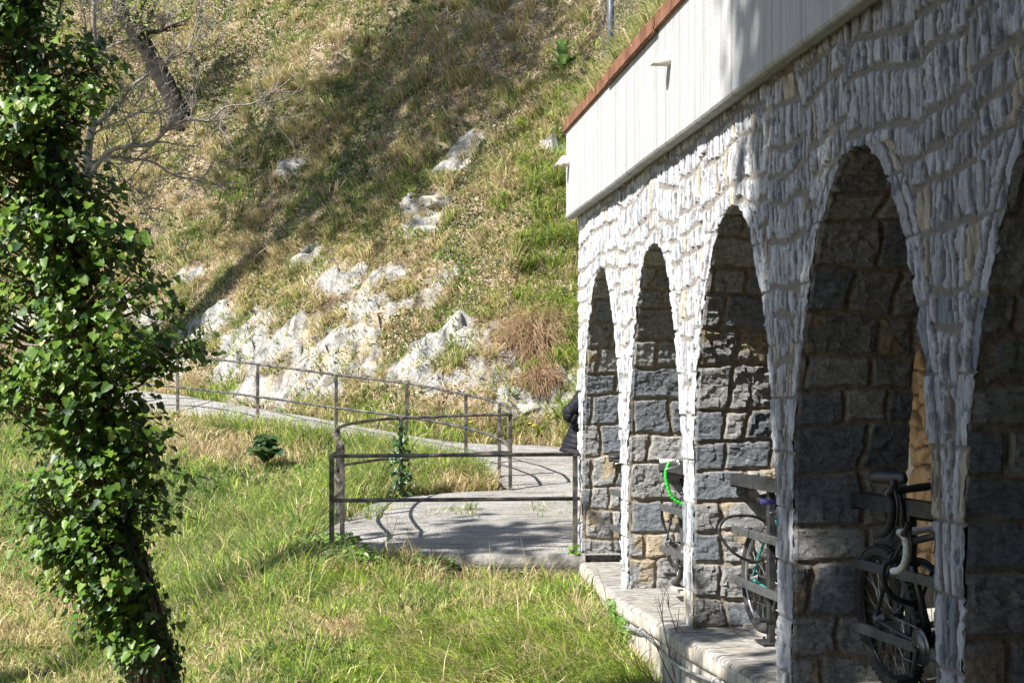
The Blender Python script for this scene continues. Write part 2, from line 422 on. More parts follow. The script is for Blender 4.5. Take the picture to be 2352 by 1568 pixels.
# --- plinth ledge and retaining wall
def poff(Y): return np.interp(Y, [3, 6, 8.9, 10.3, 11.3, 12.3, 13.4, 15.3, 15.6], [.05, .06, .12, .205, .21, .25, .19, .05, .04])
pl = Mat('plinth_top').set(rough=.75)
f = pl.noise(14, 7, .72, (2.4, .35, 1), .6); g = pl.noise(3.2, 5, .6)
cc = pl.ramp(f, [(.38, (.05, .05, .048)), (.45, (.20, .19, .175)), (.52, (.37, .355, .325)), (.68, (.50, .49, .47))])
cc = pl.mix(cc, (.47, .39, .27), pl.ramp(g, [(.52, 0), (.74, .55)])); pl.color(cc); pl.bump(f, .02)
ps = Mat('plinth_concrete').set(rough=.85)
f = ps.noise(11, 5, .7, (1, 1, .10)); g = ps.noise(4, 5, .65)
cc = ps.ramp(f, [(.36, (.15, .135, .11)), (.45, (.36, .335, .29)), (.6, (.52, .50, .45))])
cc = ps.mix(cc, (.50, .40, .26), ps.ramp(g, [(.52, 0), (.75, .6)])); ps.color(cc); ps.bump(ps.noise(45, 5, .7), .006)
ns = 420; ssx = np.linspace(-.02, LEN, ns)
off = np.array([poff(FO[1] + q * ES[1]) for q in ssx]); off = np.convolve(np.pad(off, 8, 'edge'), np.ones(17) / 17, 'valid')
def strip(prof_fn, mat, name):
    V = []
    for q, o_ in zip(ssx, off): V.append([(q, t, h) for t, h in prof_fn(q, o_)])
    V = np.array(V); b = MB(); b.grid(V, flip=True); return b.build(name, mat, bld)
def top_prof(q, o_):
    t = np.concatenate([[-o_ - .001, -o_ + .008, -o_ + .022], np.linspace(-o_ + .04, .40, 34)])
    h = .012 * fbm(np.full(t.shape, q * 3.), t * 16, 120, 4) + .004; h[:3] = [-.035 + .006 * fbm(np.array([q * 9.]), np.array([0.]), 3, 3)[0], -.012, -.001]
    return list(zip(t, h))
strip(top_prof, pl.m, 'plinth_ledge')
def side_prof(q, o_):
    r_ = .008 * fbm(np.array([q * 6.]), np.array([2.]), 7, 4)[0]
    hs = [-.034, -.06, -.10, -.128 + r_, -.14 + r_, -.145 + r_, -.16, -.4, -.9, -1.6, -2.4]
    tt = [-o_ - .001, -o_ - .002 - r_, -o_ - .002 + r_, -o_ + .002, -o_ + .02, -o_ + .03, -o_ + .030, -o_ + .028, -o_ + .025, -o_ + .02, -o_]
    return list(zip(tt, hs))[::-1]
strip(side_prof, ps.m, 'retaining_wall')

# --- inside: floor, back wall, ceiling, ends
fl = plain('passage_floor_concrete', (.34, .33, .30), .8, wear=(.42, .40, .36), nscale=8, bump=.004)
b = MB(); b.box((LEN / 2, 1.62, -.07), (LEN - .01, 2.48, .2)); b.build('passage_floor', fl, bld, smooth=False)
b = MB(); b.box((LEN / 2, 1.74, 3.56), (LEN - .03, 2.10, .3)); b.build('ceiling_slab', sm, bld, smooth=False)
cr = plain('cream_plaster', (.50, .46, .38), .9, wear=(.56, .53, .46), nscale=3, bump=.002)
b = MB(); b.box((LEN / 2, 2.92, 1.8), (LEN, .24, 3.9)); b.build('back_wall', cr, bld, smooth=False)
tg, hg = np.meshgrid(np.linspace(2.30, 9.5, 330), np.linspace(0, 3.4, 160), indexing='ij')
d1, dbr, cr_, ox, oy = cells(tg * 4.5 + fbm(tg * 5, hg * 5, 4, 2), hg * 5.5, 130)
hh = .04 + (.03 + .06 * cr_) * ss(.02, .14, dbr) + .05 * fbm(tg * 6, hg * 6, 133, 4)
edge = ss(0, .03, tg - 2.34 - .18 * fbm(tg * 0 + 1.3, hg * 2.6, 135, 4) * 2 - .05 * (hg > 2.5))
C = np.stack([.46 + .14 * cr_, .30 + .09 * cr_, .15 + .05 * cr_], -1) * ((.35 + .9 * (fbm(tg * 9, hg * 9, 136, 4) + .5)) * (.35 + .65 * ss(.02, .14, dbr)))[..., None]
om = Mat('ochre_rubble').set(rough=.9); om.color(om.attr()); om.bump(om.noise(45, 5, .7), .01)
b = MB(); b.grid(np.stack([tg, 2.80 - hh * edge + (1 - edge) * .03, hg], -1), np.clip(C, .03, .7), flip=True); b.build('rubble_lining', om.m, bld)
b = MB(); b.box((2.05, 2.77, 1.45), (.05, .05, .5)); b.box((2.05, 2.77, 1.71), (.08, .07, .025)); b.build('wall_lamp', plain('lamp_grey', (.42, .41, .39), .5), bld, smooth=False)  # small pale slat on the inner wall, gives no light
b = MB(); b.box((LEN + .15, 1.3, 1.7), (.3, 3.4, 4.0)); b.build('end_wall', ps.m, bld, smooth=False)
b = MB(); b.box((.12, 1.0, 1.75), (.22, .60, 3.6)); b.box((.12, 2.0, 3.0), (.22, 1.6, 1.1))
b.build('end_wall', ps.m, bld, smooth=False)
b = MB(); b.box((LEN / 2, 1.55, 4.40), (LEN, 3.1, .12)); b.box((LEN / 2, 3.0, 4.0), (LEN, .2, .9)); b.box((.1, 1.5, 4.03), (.2, 3.0, .72)); b.build('roof_slab', sm, bld, smooth=False)
# ================================================================ THE LAND
PIN = np.array([(-2.25, 15.15, .08), (-2.15, 16.9, .25), (-1.6, 19.2, .44), (-.10, 19.75, .51), (-.10, 19.95, .54), (-.3, 20.6, .65), (-.75, 21.5, .77), (-1.7, 22.6, .94), (-2.95, 23.6, 1.11), (-4.5, 24.9, 1.30), (-6.4, 27, 1.52), (-10.2, 28.5, 1.86), (-16, 29.6, 2.2)])
POUT = np.array([(1.3, 15.15, .08), (1.4, 16.8, .25), (2.0, 18.8, .45), (2.5, 20.6, .62), (1.7, 23.1, .90), (.5, 24.0, 1.0), (-.9, 24.1, 1.06), (-2.2, 24.9, 1.24), (-3.6, 25.9, 1.46), (-5.3, 27.1, 1.70), (-7.3, 28.8, 1.95), (-10.9, 30.4, 2.25), (-16.7, 31.5, 2.6)])
pi_ = crv(PIN, 14); po_ = crv(POUT, 14)
tq = np.linspace(0, 1, 26)
PATH = pi_[:, None] * (1 - tq)[None, :, None] + po_[:, None] * tq[None, :, None]      # (n, 26, 3)
HILL = np.vstack([[(7.4, 1.0, 4.9), (5.6, 8, 4.9), (4.75, 15.2, 4.8), (4.2, 17.6, 2.6), (3.2, 19.2, .9)], po_[3 * 14 + 4:], [(-30, 33, 3.0), (-70, 36, 4)]])

def nearest_poly(X, Y, P):
    best = np.full(X.shape, 1e9); z = np.zeros(X.shape); sg = np.zeros(X.shape)
    for a, b in zip(P[:-1], P[1:]):
        d = b - a; L2 = d[0] ** 2 + d[1] ** 2 + 1e-9
        u = np.clip(((X - a[0]) * d[0] + (Y - a[1]) * d[1]) / L2, 0, 1)
        qx = X - a[0] - u * d[0]; qy = Y - a[1] - u * d[1]; q = np.hypot(qx, qy)
        n = q < best
        cr = d[0] * qy - d[1] * qx
        best = np.where(n, q, best); z = np.where(n, a[2] + u * d[2], z); sg = np.where(n, np.where(cr < 0, 1., -1.), sg)
    return best * sg, z

def lin(a, b, st): return np.arange(a, b, st)
gx_ = np.concatenate([lin(-70, -26, 4), lin(-26, -13, .4), lin(-13, 3.6, .072), lin(3.6, 12, .35), lin(12, 70, 4)])
gy_ = np.concatenate([lin(-25, 6, 1.5), lin(6, 9.5, .25), lin(9.5, 21, .085), lin(21, 41, .075), lin(41, 52, .35), lin(52, 110, 4)])
GX, GY = np.meshgrid(gx_, gy_, indexing='ij')
base = np.where(GY < 15, -.135 * (15 - np.maximum(GY, 8)), .115 * (np.minimum(GY, 40) - 15)) + .02
base += .13 * fbm(GX * 1.1, GY * 1.1, 201, 4) + .14 * fbm(GX * .4, GY * .4, 202, 2)
base -= .10 * ss(-6, -14, GX) + .75 * ss(-1.7, -4.6, GX) * ss(25, 16.5, GY)
base -= .16 * ss(13.7, 14.7, GY) * ss(15.6, 15.2, GY) * ss(-1.1, -.5, GX)
q, zo = nearest_poly(GX, GY, HILL)
def Hh(q):
    return np.interp(q, [0, .35, .7, 1.4, 2.4, 4.5, 12, 25, 45], [0, .05, .28, 1.05, 2.05, 4.3, 13.4, 28, 42])
roofside = ss(2.6, 4.4, zo)
hill = zo + Hh(np.maximum(q, 0)) * (1 - .78 * roofside)
amp = ss(.3, 2.0, q)
hill += amp * (.55 * fbm(GX * .45, GY * .45, 203, 3) + .32 * fbm(GX * 1.3, GY * 1.3, 204, 4) + .10 * fbm(GX * 5, GY * 5, 205, 3)) * (1 - .7 * roofside)
GZ = np.where(q > 0, hill, base)
# the path bed
PD = np.full(GX.shape, 9.); PZ = np.zeros(GX.shape)
bx = (GX > -17.5) & (GX < 4) & (GY > 14.4) & (GY < 36.5)
xs, ys = GX[bx], GY[bx]; pts = PATH[::2, ::1].reshape(-1, 3); dd = np.full(xs.shape, 9.); zz = np.zeros(xs.shape)
for c in range(0, len(xs), 4000):
    D2 = (xs[c:c + 4000, None] - pts[None, :, 0]) ** 2 + (ys[c:c + 4000, None] - pts[None, :, 1]) ** 2
    k = D2.argmin(1); dd[c:c + 4000] = np.sqrt(D2[np.arange(len(k)), k]); zz[c:c + 4000] = pts[k, 2]
PD[bx] = dd; PZ[bx] = zz
w = ss(.85, .28, PD)
front = (GY < 15.16)
w = np.where(front, 0, w)
GZ = GZ * (1 - w) + (PZ - .06) * w
SS_, TT_ = stof(GX, GY)
inb = (SS_ > -.1) & (SS_ < LEN + .5) & (TT_ > -.05) & (TT_ < 3.05)
GZ = np.where(inb, np.minimum(GZ, -.6), GZ)
PTH = (PD < .15) & ~front | inb

def interp(A, x, y):
    i = np.clip(np.searchsorted(gx_, x) - 1, 0, len(gx_) - 2); j = np.clip(np.searchsorted(gy_, y) - 1, 0, len(gy_) - 2)
    u = (x - gx_[i]) / (gx_[i + 1] - gx_[i]); v = (y - gy_[j]) / (gy_[j + 1] - gy_[j])
    return (A[i, j] * (1 - u) + A[i + 1, j] * u) * (1 - v) + (A[i, j + 1] * (1 - u) + A[i + 1, j + 1] * u) * v
def ground_at(px, py, y0=9.8, Z=None):
    Ys = np.arange(y0, 48, .04); k = (px - 1176) / F; X = k * Ys; z = EYE + (925 - py) / F * Ys
    g = interp(GZ if Z is None else Z, X, Ys)
    h = np.nonzero(g >= z)[0]
    i = h[0] if len(h) else len(Ys) - 1
    return np.array([X[i], Ys[i], g[i]])

# pale bedrock breaking through: (picture x, y, half width, half height) measured on the photograph, placed on the slope
ROCK = [(500, 735, 70, 26), (575, 760, 90, 40), (660, 790, 95, 45), (740, 800, 90, 45), (560, 830, 110, 40), (700, 860, 110, 45), (820, 760, 60, 35), (770, 650, 60, 30), (840, 690, 70, 26), (880, 640, 45, 20),
        (700, 595, 45, 26), (740, 625, 40, 20), (985, 475, 45, 18), (960, 525, 45, 26), (1000, 505, 30, 14), (1065, 345, 45, 15), (1030, 388, 40, 12), (1100, 320, 22, 10),
        (1075, 765, 42, 30), (990, 800, 60, 28), (930, 850, 70, 35), (1060, 860, 60, 28), (800, 850, 80, 40), (1160, 745, 35, 30), (1165, 830, 36, 36), (1200, 930, 60, 24), (1265, 905, 40, 30), (1120, 880, 40, 20),
        (1290, 870, 30, 24), (30, 755, 50, 30), (250, 700, 60, 30), (340, 740, 60, 30), (430, 780, 60, 30), (380, 850, 60, 24), (1275, 345, 22, 12), (662, 382, 32, 16), (420, 640, 30, 12), (600, 900, 90, 22), (745, 905, 70, 20), (1020, 640, 40, 14), (975, 690, 40, 14)]
RM = np.zeros(GX.shape)
wn = 1.1 * fbm(GX * 1.9, GY * 1.9, 210, 5) * 2 - .06
for (px, py, rx, ry) in ROCK:
    c = ground_at(px, py); s_ = c[1] / F
    ax, ayz = rx * s_, max(ry * s_, .12)
    sx = np.hypot((GX - c[0]) / (ax * 1.15), np.hypot((GY - c[1]) * .72, (GZ - c[2]) * .7) / (ayz * 1.25))
    RM = np.maximum(RM, ss(1.25, .7, sx + wn))
RM *= (q > .15)
d1, dbr, cr_, ox, oy = cells(GX * 1.05 + .4 * GY + .3 * fbm(GX * 2, GY * 2, 5, 2), GY * 2.7 - .35 * GX + .35 * fbm(GX * 2, GY * 2, 6, 2), 220)
d2, dbr2, cr2, ox2, oy2 = cells(GX * 3.4 + GY * .8 + .5 * fbm(GX * 4, GY * 4, 15, 2), GY * 7.5 - GX * .8, 221)
GZ = GZ + RM * .85 * (.22 * (cr_ - .4) + .22 * ox * (cr_ - .4) - .26 * oy + .16 * (cr2 - .5) + .14 * oy2 * (cr2 - .6) + .12 * ox2 * (cr2 - .5) + .05 * fbm(GX * 9, GY * 9, 222, 3) - .08 * ss(.05, .0, dbr) - .04 * ss(.06, .0, dbr2))
SL = np.stack([-np.gradient(GZ, gx_, axis=0), -np.gradient(GZ, gy_, axis=1), np.ones(GZ.shape)], -1); SL /= np.linalg.norm(SL, axis=-1)[..., None]

# colour of the land itself: litter, soil, moss and rock (tints only)
n1 = fbm(GX * 1.1, GY * 1.1, 231, 4); n2 = fbm(GX * 4, GY * 4, 232, 4); n3 = fbm(GX * 12, GY * 12, 233, 2)
lit = np.stack([.36 + .16 * n2 + .2 * n3, .28 + .13 * n2 + .16 * n3, .19 + .10 * n2 + .12 * n3], -1)
soil = np.array([.13, .092, .062]); moss = np.array([.10, .13, .035])
C = lit * (1 - ss(.02, .2, -n1 - .25 * n3))[..., None] + soil * ss(.02, .2, -n1 - .25 * n3)[..., None]
mo = ss(.05, .25, fbm(GX * 1.7, GY * 1.7, 235, 4) + .08 * n3)[..., None] * .8
C = C * (1 - mo) + moss * mo
lowg = ss(.3, -.3, q)[..., None]
C = C * (1 - .75 * lowg) + (np.array([.15, .125, .065]) + .05 * n2[..., None]) * .75 * lowg
rc = np.stack([.47 + .16 * n2 + .13 * (cr2 - .5), .46 + .15 * n2 + .12 * (cr2 - .5), .435 + .14 * n2 + .10 * (cr2 - .5)], -1)
rc = np.where((fbm(GX * 2.2, GY * 2.2, 238, 3) > .13)[..., None], rc * np.array([1., .86, .66]), rc)
rc *= (1 - .60 * ss(.10, .20, fbm(GX * 6, GY * 6, 239, 4)))[..., None] * (1 - .55 * np.maximum(ss(.05, .0, dbr), .7 * ss(.07, .0, dbr2)))[..., None]
C = C * (1 - RM[..., None]) + rc * RM[..., None]
tm = Mat('hillside_ground').set(rough=.92, spec=.2)
cc = tm.attr(); cc = tm.mix(cc, tm.ramp(tm.noise(13, 8, .75), [(.3, .35), (.5, 1.), (.72, 1.6)]), .8, 'MULTIPLY')
cc = tm.mix(cc, tm.ramp(tm.noise(45, 4, .7), [(.35, .5), (.5, 1.), (.65, 1.35)]), .7, 'MULTIPLY')
tm.color(cc); tm.bump(tm.math('ADD', tm.noise(9, 8, .75), tm.math('MULTIPLY', tm.noise(40, 4, .7), .4)), .09)
b = MB(); b.grid(np.stack([GX, GY, GZ], -1), np.clip(C, .02, .75))
tag(b.build('hillside_ground', tm.m), kind='structure')

# gravel path and platform
gm = Mat('gravel_path').set(rough=.9, spec=.2)
f = gm.voro(75); g = gm.noise(1.7, 5, .6); h = gm.noise(140, 2)
cc = gm.ramp(g, [(.3, (.38, .365, .335)), (.5, (.54, .52, .485)), (.75, (.63, .615, .58))])
cc = gm.mix(cc, gm.ramp(h, [(.3, .45), (.5, 1.), (.7, 1.4)]), .9, 'MULTIPLY'); cc = gm.mix(cc, gm.ramp(gm.noise(24, 6, .75, (1, 1.6, 1)), [(.36, .45), (.5, 1.), (.68, 1.25)]), .9, 'MULTIPLY'); st_ = gm.noise(3.2, 6, .7, (.35, 3.2, 1)); cc = gm.mix(cc, gm.ramp(st_, [(.38, .62), (.5, 1.), (.66, 1.12)]), .8, 'MULTIPLY'); gm.color(cc); gm.bump(gm.math('ADD', f, gm.noise(30, 5, .7)), .035)
P = PATH.copy()
wv = np.minimum(np.arange(26), 25 - np.arange(26))[None, :] / 12.
P[..., 2] += .035 * fbm(P[..., 0] * 3, P[..., 1] * 3, 241, 4) - .03 * ss(.25, 0, wv) * (np.arange(len(P)) > 3)[:, None]
side = .05 * fbm(P[..., 0] * 5, P[..., 1] * 5, 242, 3) * ss(.2, 0, wv); P[..., 0] += side; 
b = MB(); b.grid(P, flip=True)
tag(b.build('gravel_path', gm.m), kind='structure')
# stone flags and edge of the platform
fm = Mat('platform_edge_stone').set(rough=.85)
f = fm.noise(14, 6, .7, (1, 2, 1)); cc = fm.ramp(f, [(.3, (.14, .137, .125)), (.5, (.27, .26, .24)), (.7, (.37, .36, .335))]); fm.color(cc); fm.bump(f, .03)
b = MB(); xx = np.linspace(-2.3, .78, 90)
V = []
for x_ in xx:
    r_ = .012 * fbm(np.array([x_ * 5.]), np.array([1.]), 9, 4)[0] * 2
    V.append([(x_, 15.62, .108), (x_, 15.3, .098 + r_ * .3), (x_, 15.16, .09 + r_ * .4), (x_, 15.12 + r_, .065), (x_, 15.115 + r_, -.03), (x_, 15.13 + r_, -.05), (x_, 15.15, -.3)])
b.grid(np.array(V)); tag(b.build('platform_edge', fm.m), kind='structure')

def inview(p, mx=.07, my=.06):
    kx = p[:, 0] / p[:, 1]; kz = (p[:, 2] - EYE) / p[:, 1]
    mx = mx + 1.0 / np.maximum(p[:, 1], 3)
    return (kx > -.36 - mx) & (kx < .36 + mx) & (kz > -.197 - my) & (kz < .283 + my) & (p[:, 1] > 6)
def scatter(n, x0, x1, y0, y1, rg):
    x = rg.uniform(x0, x1, n); y = rg.uniform(y0, y1, n)
    k0 = ~((x > -.75) & (x < .8) & (y > 14.2) & (y < 15.16) & (rg.uniform(0, 1, n) < .72)); x, y = x[k0], y[k0]; z = interp(GZ, x, y)
    p = np.stack([x, y, z], 1); k = inview(p)
    k &= interp(PTH.astype(float), x, y) < .3
    s_, t_ = stof(x, y); k &= ~((s_ > -.25) & (t_ > -.24))
    return p[k]
def nrm(v): return v / (np.linalg.norm(v, axis=-1, keepdims=True) + 1e-9)

def blades(mb, P, L, Wd, D, curl, C, rg):
    """one curved tapering blade per point"""
    n = len(P); up = np.array([0, 0, 1.])
    side = rg.normal(size=(n, 3)); side[:, 2] *= .2; side = nrm(np.cross(side, up + .3 * D))
    w = (side * Wd[:, None] / 2)
    a = P; mid = P + L[:, None] * (.52 * up * (1 - .25 * curl[:, None]) + D * (.10 + .25 * curl[:, None]))
    tip = P + L[:, None] * (up * (.95 - .75 * curl[:, None]) + D * (.25 + .75 * curl[:, None]))
    V = np.stack([a - w, a + w, mid - w * .8, mid + w * .8, tip], 1).reshape(-1, 3)
    T = np.array([(0, 1, 3), (0, 3, 2), (2, 3, 4)])
    f = (np.arange(n)[:, None, None] * 5 + T[None]).reshape(-1, 3)
    mb.add(V, f, np.repeat(C, 5, 0))

STRAW = np.array([.66, .53, .31]); STRAW2 = np.array([.42, .32, .18]); GRN = np.array([.135, .25, .03]); YG = np.array([.34, .44, .055]); DGR = np.array([.06, .14, .03]); OLV = np.array([.29, .29, .085])
def palette(n, wts, rg):
    base_ = np.array([STRAW, STRAW2, GRN, YG, DGR, OLV]); k = rg.choice(6, n, p=np.array(wts) / sum(wts))
    return base_[k] * rg.uniform(.72, 1.25, (n, 1)) * rg.uniform(.92, 1.08, (n, 3))
gmat = Mat('grass_blades').set(rough=.6, spec=.3); c_ = gmat.attr(); gmat.color(c_).translucent(gmat.mix(c_, (1, 1, .6), .15), .38)

def tufts(mb, cen, nb, rad, L, Wd, wts_list, wsel, rg, down, spread=.9, curl=(.2, .9)):
    """clumps: every clump keeps one mix of colours and one drift direction"""
    n = len(cen); cnt = rg.integers(nb[0], nb[1], n); idx = np.repeat(np.arange(n), cnt); m = len(idx)
    a = rg.uniform(0, 2 * np.pi, m); r_ = rad * np.sqrt(rg.uniform(0, 1, m)) * rg.uniform(.5, 1.4, n)[idx]
    p = cen[idx].copy(); p[:, 0] += r_ * np.cos(a); p[:, 1] += r_ * np.sin(a); p[:, 2] = interp(GZ, p[:, 0], p[:, 1]) - .015
    drift = nrm(rg.normal(size=(n, 3)) * np.array([1, 1, 0]))[idx] * .5
    D = np.stack([np.cos(a), np.sin(a), 0 * a], 1) * spread + drift + down(p)
    D = nrm(D + rg.normal(size=(m, 3)) * .25) ; D[:, 2] *= .3
    Ls = L * rg.uniform(.6, 1.45, n)[idx] * rg.uniform(.45, 1.2, m)
    C = np.zeros((m, 3)); sel = wsel[idx]
    for k, wt in enumerate(wts_list):
        mk = sel == k; C[mk] = palette(mk.sum(), wt, rg)
    C *= rg.uniform(.8, 1.2, n)[idx][:, None]
    blades(mb, p, Ls, Wd * rg.uniform(.5, 1.8, m), D, rg.uniform(*curl, m), np.clip(C, .01, .8), rg)

W_GREEN = (.10, .04, .38, .34, .10, .06); W_LUSH = (.04, .01, .34, .55, .05, .02); W_STRAW = (.62, .20, .05, .07, .0, .08); W_MIX = (.30, .10, .22, .2, .08, .12); W_DARK = (.06, .06, .40, .06, .40, .05); W_BROWN = (.30, .62, .02, .02, 0, .06)
WL = [W_GREEN, W_LUSH, W_STRAW, W_MIX, W_DARK, W_BROWN]
def choose(p, tbl, seed, f=.55):
    """colour family by patches: tbl = list of (threshold, family)"""
    v = fbm(p[:, 0] * f, p[:, 1] * f, seed, 4) + rng.normal(size=len(p)) * .06
    out = np.full(len(p), tbl[-1][1]); done = np.zeros(len(p), bool)
    for t, k in tbl:
        m_ = (v < t) & ~done; out[m_] = k; done |= m_
    return out
flat = lambda p: np.zeros((len(p), 3))
def downhill(p):
    i = np.clip(np.searchsorted(gx_, p[:, 0]) - 1, 0, len(gx_) - 2); j = np.clip(np.searchsorted(gy_, p[:, 1]) - 1, 0, len(gy_) - 2)
    d = SL[i, j] * np.array([1, 1, 0]); return d * 1.3 + np.array([0, 0, -.5]) * np.linalg.norm(d, axis=1)[:, None]
qf = lambda p: interp(q, p[:, 0], p[:, 1]); rf = lambda p: interp(RM, p[:, 0], p[:, 1])

# --- meadow in front
rg = np.random.default_rng(11); mb = MB()
p = scatter(26000, -7, 1.4, 9.2, 15.1, rg)
k = fbm(p[:, 0] * .8, p[:, 1] * .8, 300, 3) > -.45; p = p[k]
fam = choose(p, [(-.19, 5), (-.115, 2), (-.05, 3), (.07, 0), (9, 1)], 301, .8)
right = ss(-1.6, .2, p[:, 0] + .35 * (11.5 - p[:, 1])) > rg.uniform(0, 1, len(p)); fam = np.where(right & (fam != 5) & (rg.uniform(0, 1, len(p)) < .6), 1, fam)
left = (p[:, 0] < -2.4) & (rg.uniform(0, 1, len(p)) < .62); fam = np.where(left, rg.choice([2, 3, 5, 3], len(p)), fam)
tufts(mb, p, (5, 15), .09, .15, .0068, WL, fam, rg, flat, .6, (.2, 1.25))
p = scatter(2600, -6, 1.3, 9.6, 14.9, rg); k = fbm(p[:, 0] * 1.3, p[:, 1] * 1.3, 305, 3) > -.02; p = p[k]
tufts(mb, p, (10, 30), .08, .26, .0085, WL, choose(p, [(-.12, 2), (-.03, 3), (.05, 4), (.1, 0), (9, 1)], 306, 1.1), rg, flat, .55, (.1, 1.0))
# long soft tussocks in the sun at the front
p = scatter(1500, -1.9, 1.3, 9.6, 12.4, rg); p = p[(p[:, 0] > -.28 * (p[:, 1] - 7.5) + .2)]
tufts(mb, p, (22, 46), .10, .36, .0065, WL, np.where(rg.uniform(0, 1, len(p)) < .75, 1, 2), rg, lambda p_: np.tile(np.array([-.7, -.35, 0]), (len(p_), 1)), .5, (.35, 1.05))
p = scatter(130, -5, 1.3, 10, 15, rg)
tufts(mb, p, (2, 6), .05, .55, .005, WL, np.full(len(p), 2), rg, flat, .3, (.05, .5))
tag(mb.build('meadow_grass', gmat.m), 'long green and straw coloured grass of the meadow in front of the platform', 'grass', kind='stuff')

# --- left bank and the wedge between the railings
mb = MB()
p = scatter(34000, -12, 1.2, 14.3, 30.5, rg); p = p[(qf(p) < .05) & (rg.uniform(0, 1, len(p)) < np.clip(12. / (p[:, 1] - 4), .3, 1))]
fam = choose(p, [(-.17, 5), (-.09, 2), (-.01, 3), (.10, 0), (9, 4)], 311, .6)
lush = (p[:, 0] > -4.2) & (p[:, 0] < -1.6) & (p[:, 1] > 13.5) & (p[:, 1] < 20); fam = np.where(lush & (rg.uniform(0, 1, len(p)) < .55), rg.choice([0, 4, 0], len(p)), fam)
tufts(mb, p, (5, 14), .11, .24, .0105, WL, fam, rg, flat, .6)
p = scatter(900, -4.3, -1.9, 13.2, 20, rg); p = p[qf(p) < .05]
tufts(mb, p, (18, 40), .12, .42, .0085, WL, rg.choice([0, 4, 0, 3], len(p)), rg, flat, .5, (.2, 1.0))
# the wedge: tall green grass, a straw patch in the middle
p = scatter(3600, -2.6, .2, 19.4, 22.9, rg); k = qf(p) < .05; p = p[k]
st_ = np.hypot((p[:, 0] + .55) / .55, (p[:, 1] - 19.9) / .55) < 1
tufts(mb, p, (8, 18), .10, .30, .0095, WL, np.where(st_, 2, rg.choice([0, 0, 4, 3], len(p))), rg, flat, .6, (.1, .9))
k = rg.integers(5 * 14, 9 * 14 + 6, 420); e_ = pi_[k]; p = np.stack([e_[:, 0] - rg.uniform(.02, .5, 420), e_[:, 1] - rg.uniform(.0, .55, 420), e_[:, 2]], 1); p[:, 2] = interp(GZ, p[:, 0], p[:, 1])
tufts(mb, p, (14, 30), .10, .40, .010, WL, rg.choice([0, 0, 4, 3, 1], len(p)), rg, flat, .5, (.05, .8))
tag(mb.build('bank_grass', gmat.m), 'green and dry grass on the bank below the climbing path', 'grass', kind='stuff')

# --- verge and hillside
mb = MB()
p = scatter(9000, -13, 2.3, 22.5, 34, rg); k = (qf(p) > -.15) & (qf(p) < .75) & (rf(p) < .75); p = p[k]
tufts(mb, p, (10, 24), .10, .32, .013, WL, choose(p, [(-.12, 2), (-.03, 3), (9, 0)], 321, .9), rg, flat, .6, (.1, .9))
p = scatter(80000, -15, 3.5, 23, 41.5, rg); qq = qf(p); k = (qq > .55) & ((rf(p) < .35) | (rg.uniform(0, 1, len(p)) < .26)); p = p[k]; qq = qq[k]
lush = ss(-.9, .8, p[:, 0] - .10 * (p[:, 1] - 26)) * ss(9.5, 5.5, qq)
dens = .30 + .5 * ss(-.1, .15, fbm(p[:, 0] * .9, p[:, 1] * .9, 331, 4)) + .5 * lush - .18 * ss(5, 9, qq)
k = rg.uniform(0, 1, len(p)) < dens; p = p[k]; lush = lush[k]
fam = choose(p, [(-.15, 5), (-.02, 2), (.06, 3), (.12, 4), (9, 0)], 332, .9)
hi_ = rg.uniform(0, 1, len(p)) < .6 * ss(4.0, 7.5, qq[k]); fam = np.where(hi_, rg.choice([5, 4, 2, 3, 5], len(p)), fam)
fam = np.where(rg.uniform(0, 1, len(p)) < lush * .9, rg.choice([1, 2, 3, 1, 0, 1], len(p)), fam)
tufts(mb, p, (6, 15), .10, .19, .015, WL, fam, rg, downhill, .55, (.3, 1.1))
# big hanging tussocks, straw below and green above
p = scatter(4200, -14, 3, 23.5, 40, rg); qq = qf(p); k = (qq > .5) & (rf(p) < .6); p = p[k]; qq = qq[k]
lush = ss(-.6, .7, p[:, 0]) * ss(8, 5, qq); k = rg.uniform(0, 1, len(p)) < .22 + .78 * lush; p = p[k]; lush = lush[k]
tufts(mb, p, (30, 70), .15, .52, .014, WL, np.where(rg.uniform(0, 1, len(p)) < lush * .8, 1, rg.choice([2, 3, 2, 5, 2], len(p))), rg, downhill, .5, (.55, 1.25))
tag(mb.build('hillside_grass', gmat.m), 'dry straw and fresh green tufts of grass on the steep hillside', 'grass', kind='stuff')

# --- leaf litter and small stones on the slope
def cards(mb, P, size, C, rg, flatn=.5, N=None):
    n = len(P); nn = nrm(rg.normal(size=(n, 3)) * flatn + (np.array([0, 0, 1.]) if N is None else N)); a = nrm(np.cross(nn, rg.normal(size=(n, 3)))); bb = np.cross(nn, a)
    s_ = size * rg.uniform(.5, 1.4, n)[:, None]; e = rg.uniform(.45, .8, n)[:, None]
    V = np.stack([P - a * s_, P + bb * s_ * e - nn * s_ * .2, P + a * s_ * .9, P - bb * s_ * e - nn * s_ * .2], 1).reshape(-1, 3)
    mb.add(V, np.arange(4 * n).reshape(-1, 4), np.repeat(C, 4, 0))
mb = MB(); p = scatter(300000, -15, 3.5, 23.5, 41.5, rg); k = (qf(p) > .6) & (rf(p) < .5); p = p[k]
k = fbm(p[:, 0] * 1.2, p[:, 1] * 1.2, 341, 3) + .1 * ss(4, 8, qf(p)) > -.03; p = p[k]; p[:, 2] += .03
lc = np.array([(.36, .28, .18), (.42, .345, .235), (.29, .21, .13), (.48, .41, .30), (.20, .145, .09)])[rg.choice(5, len(p))] * rg.uniform(.75, 1.2, (len(p), 1))
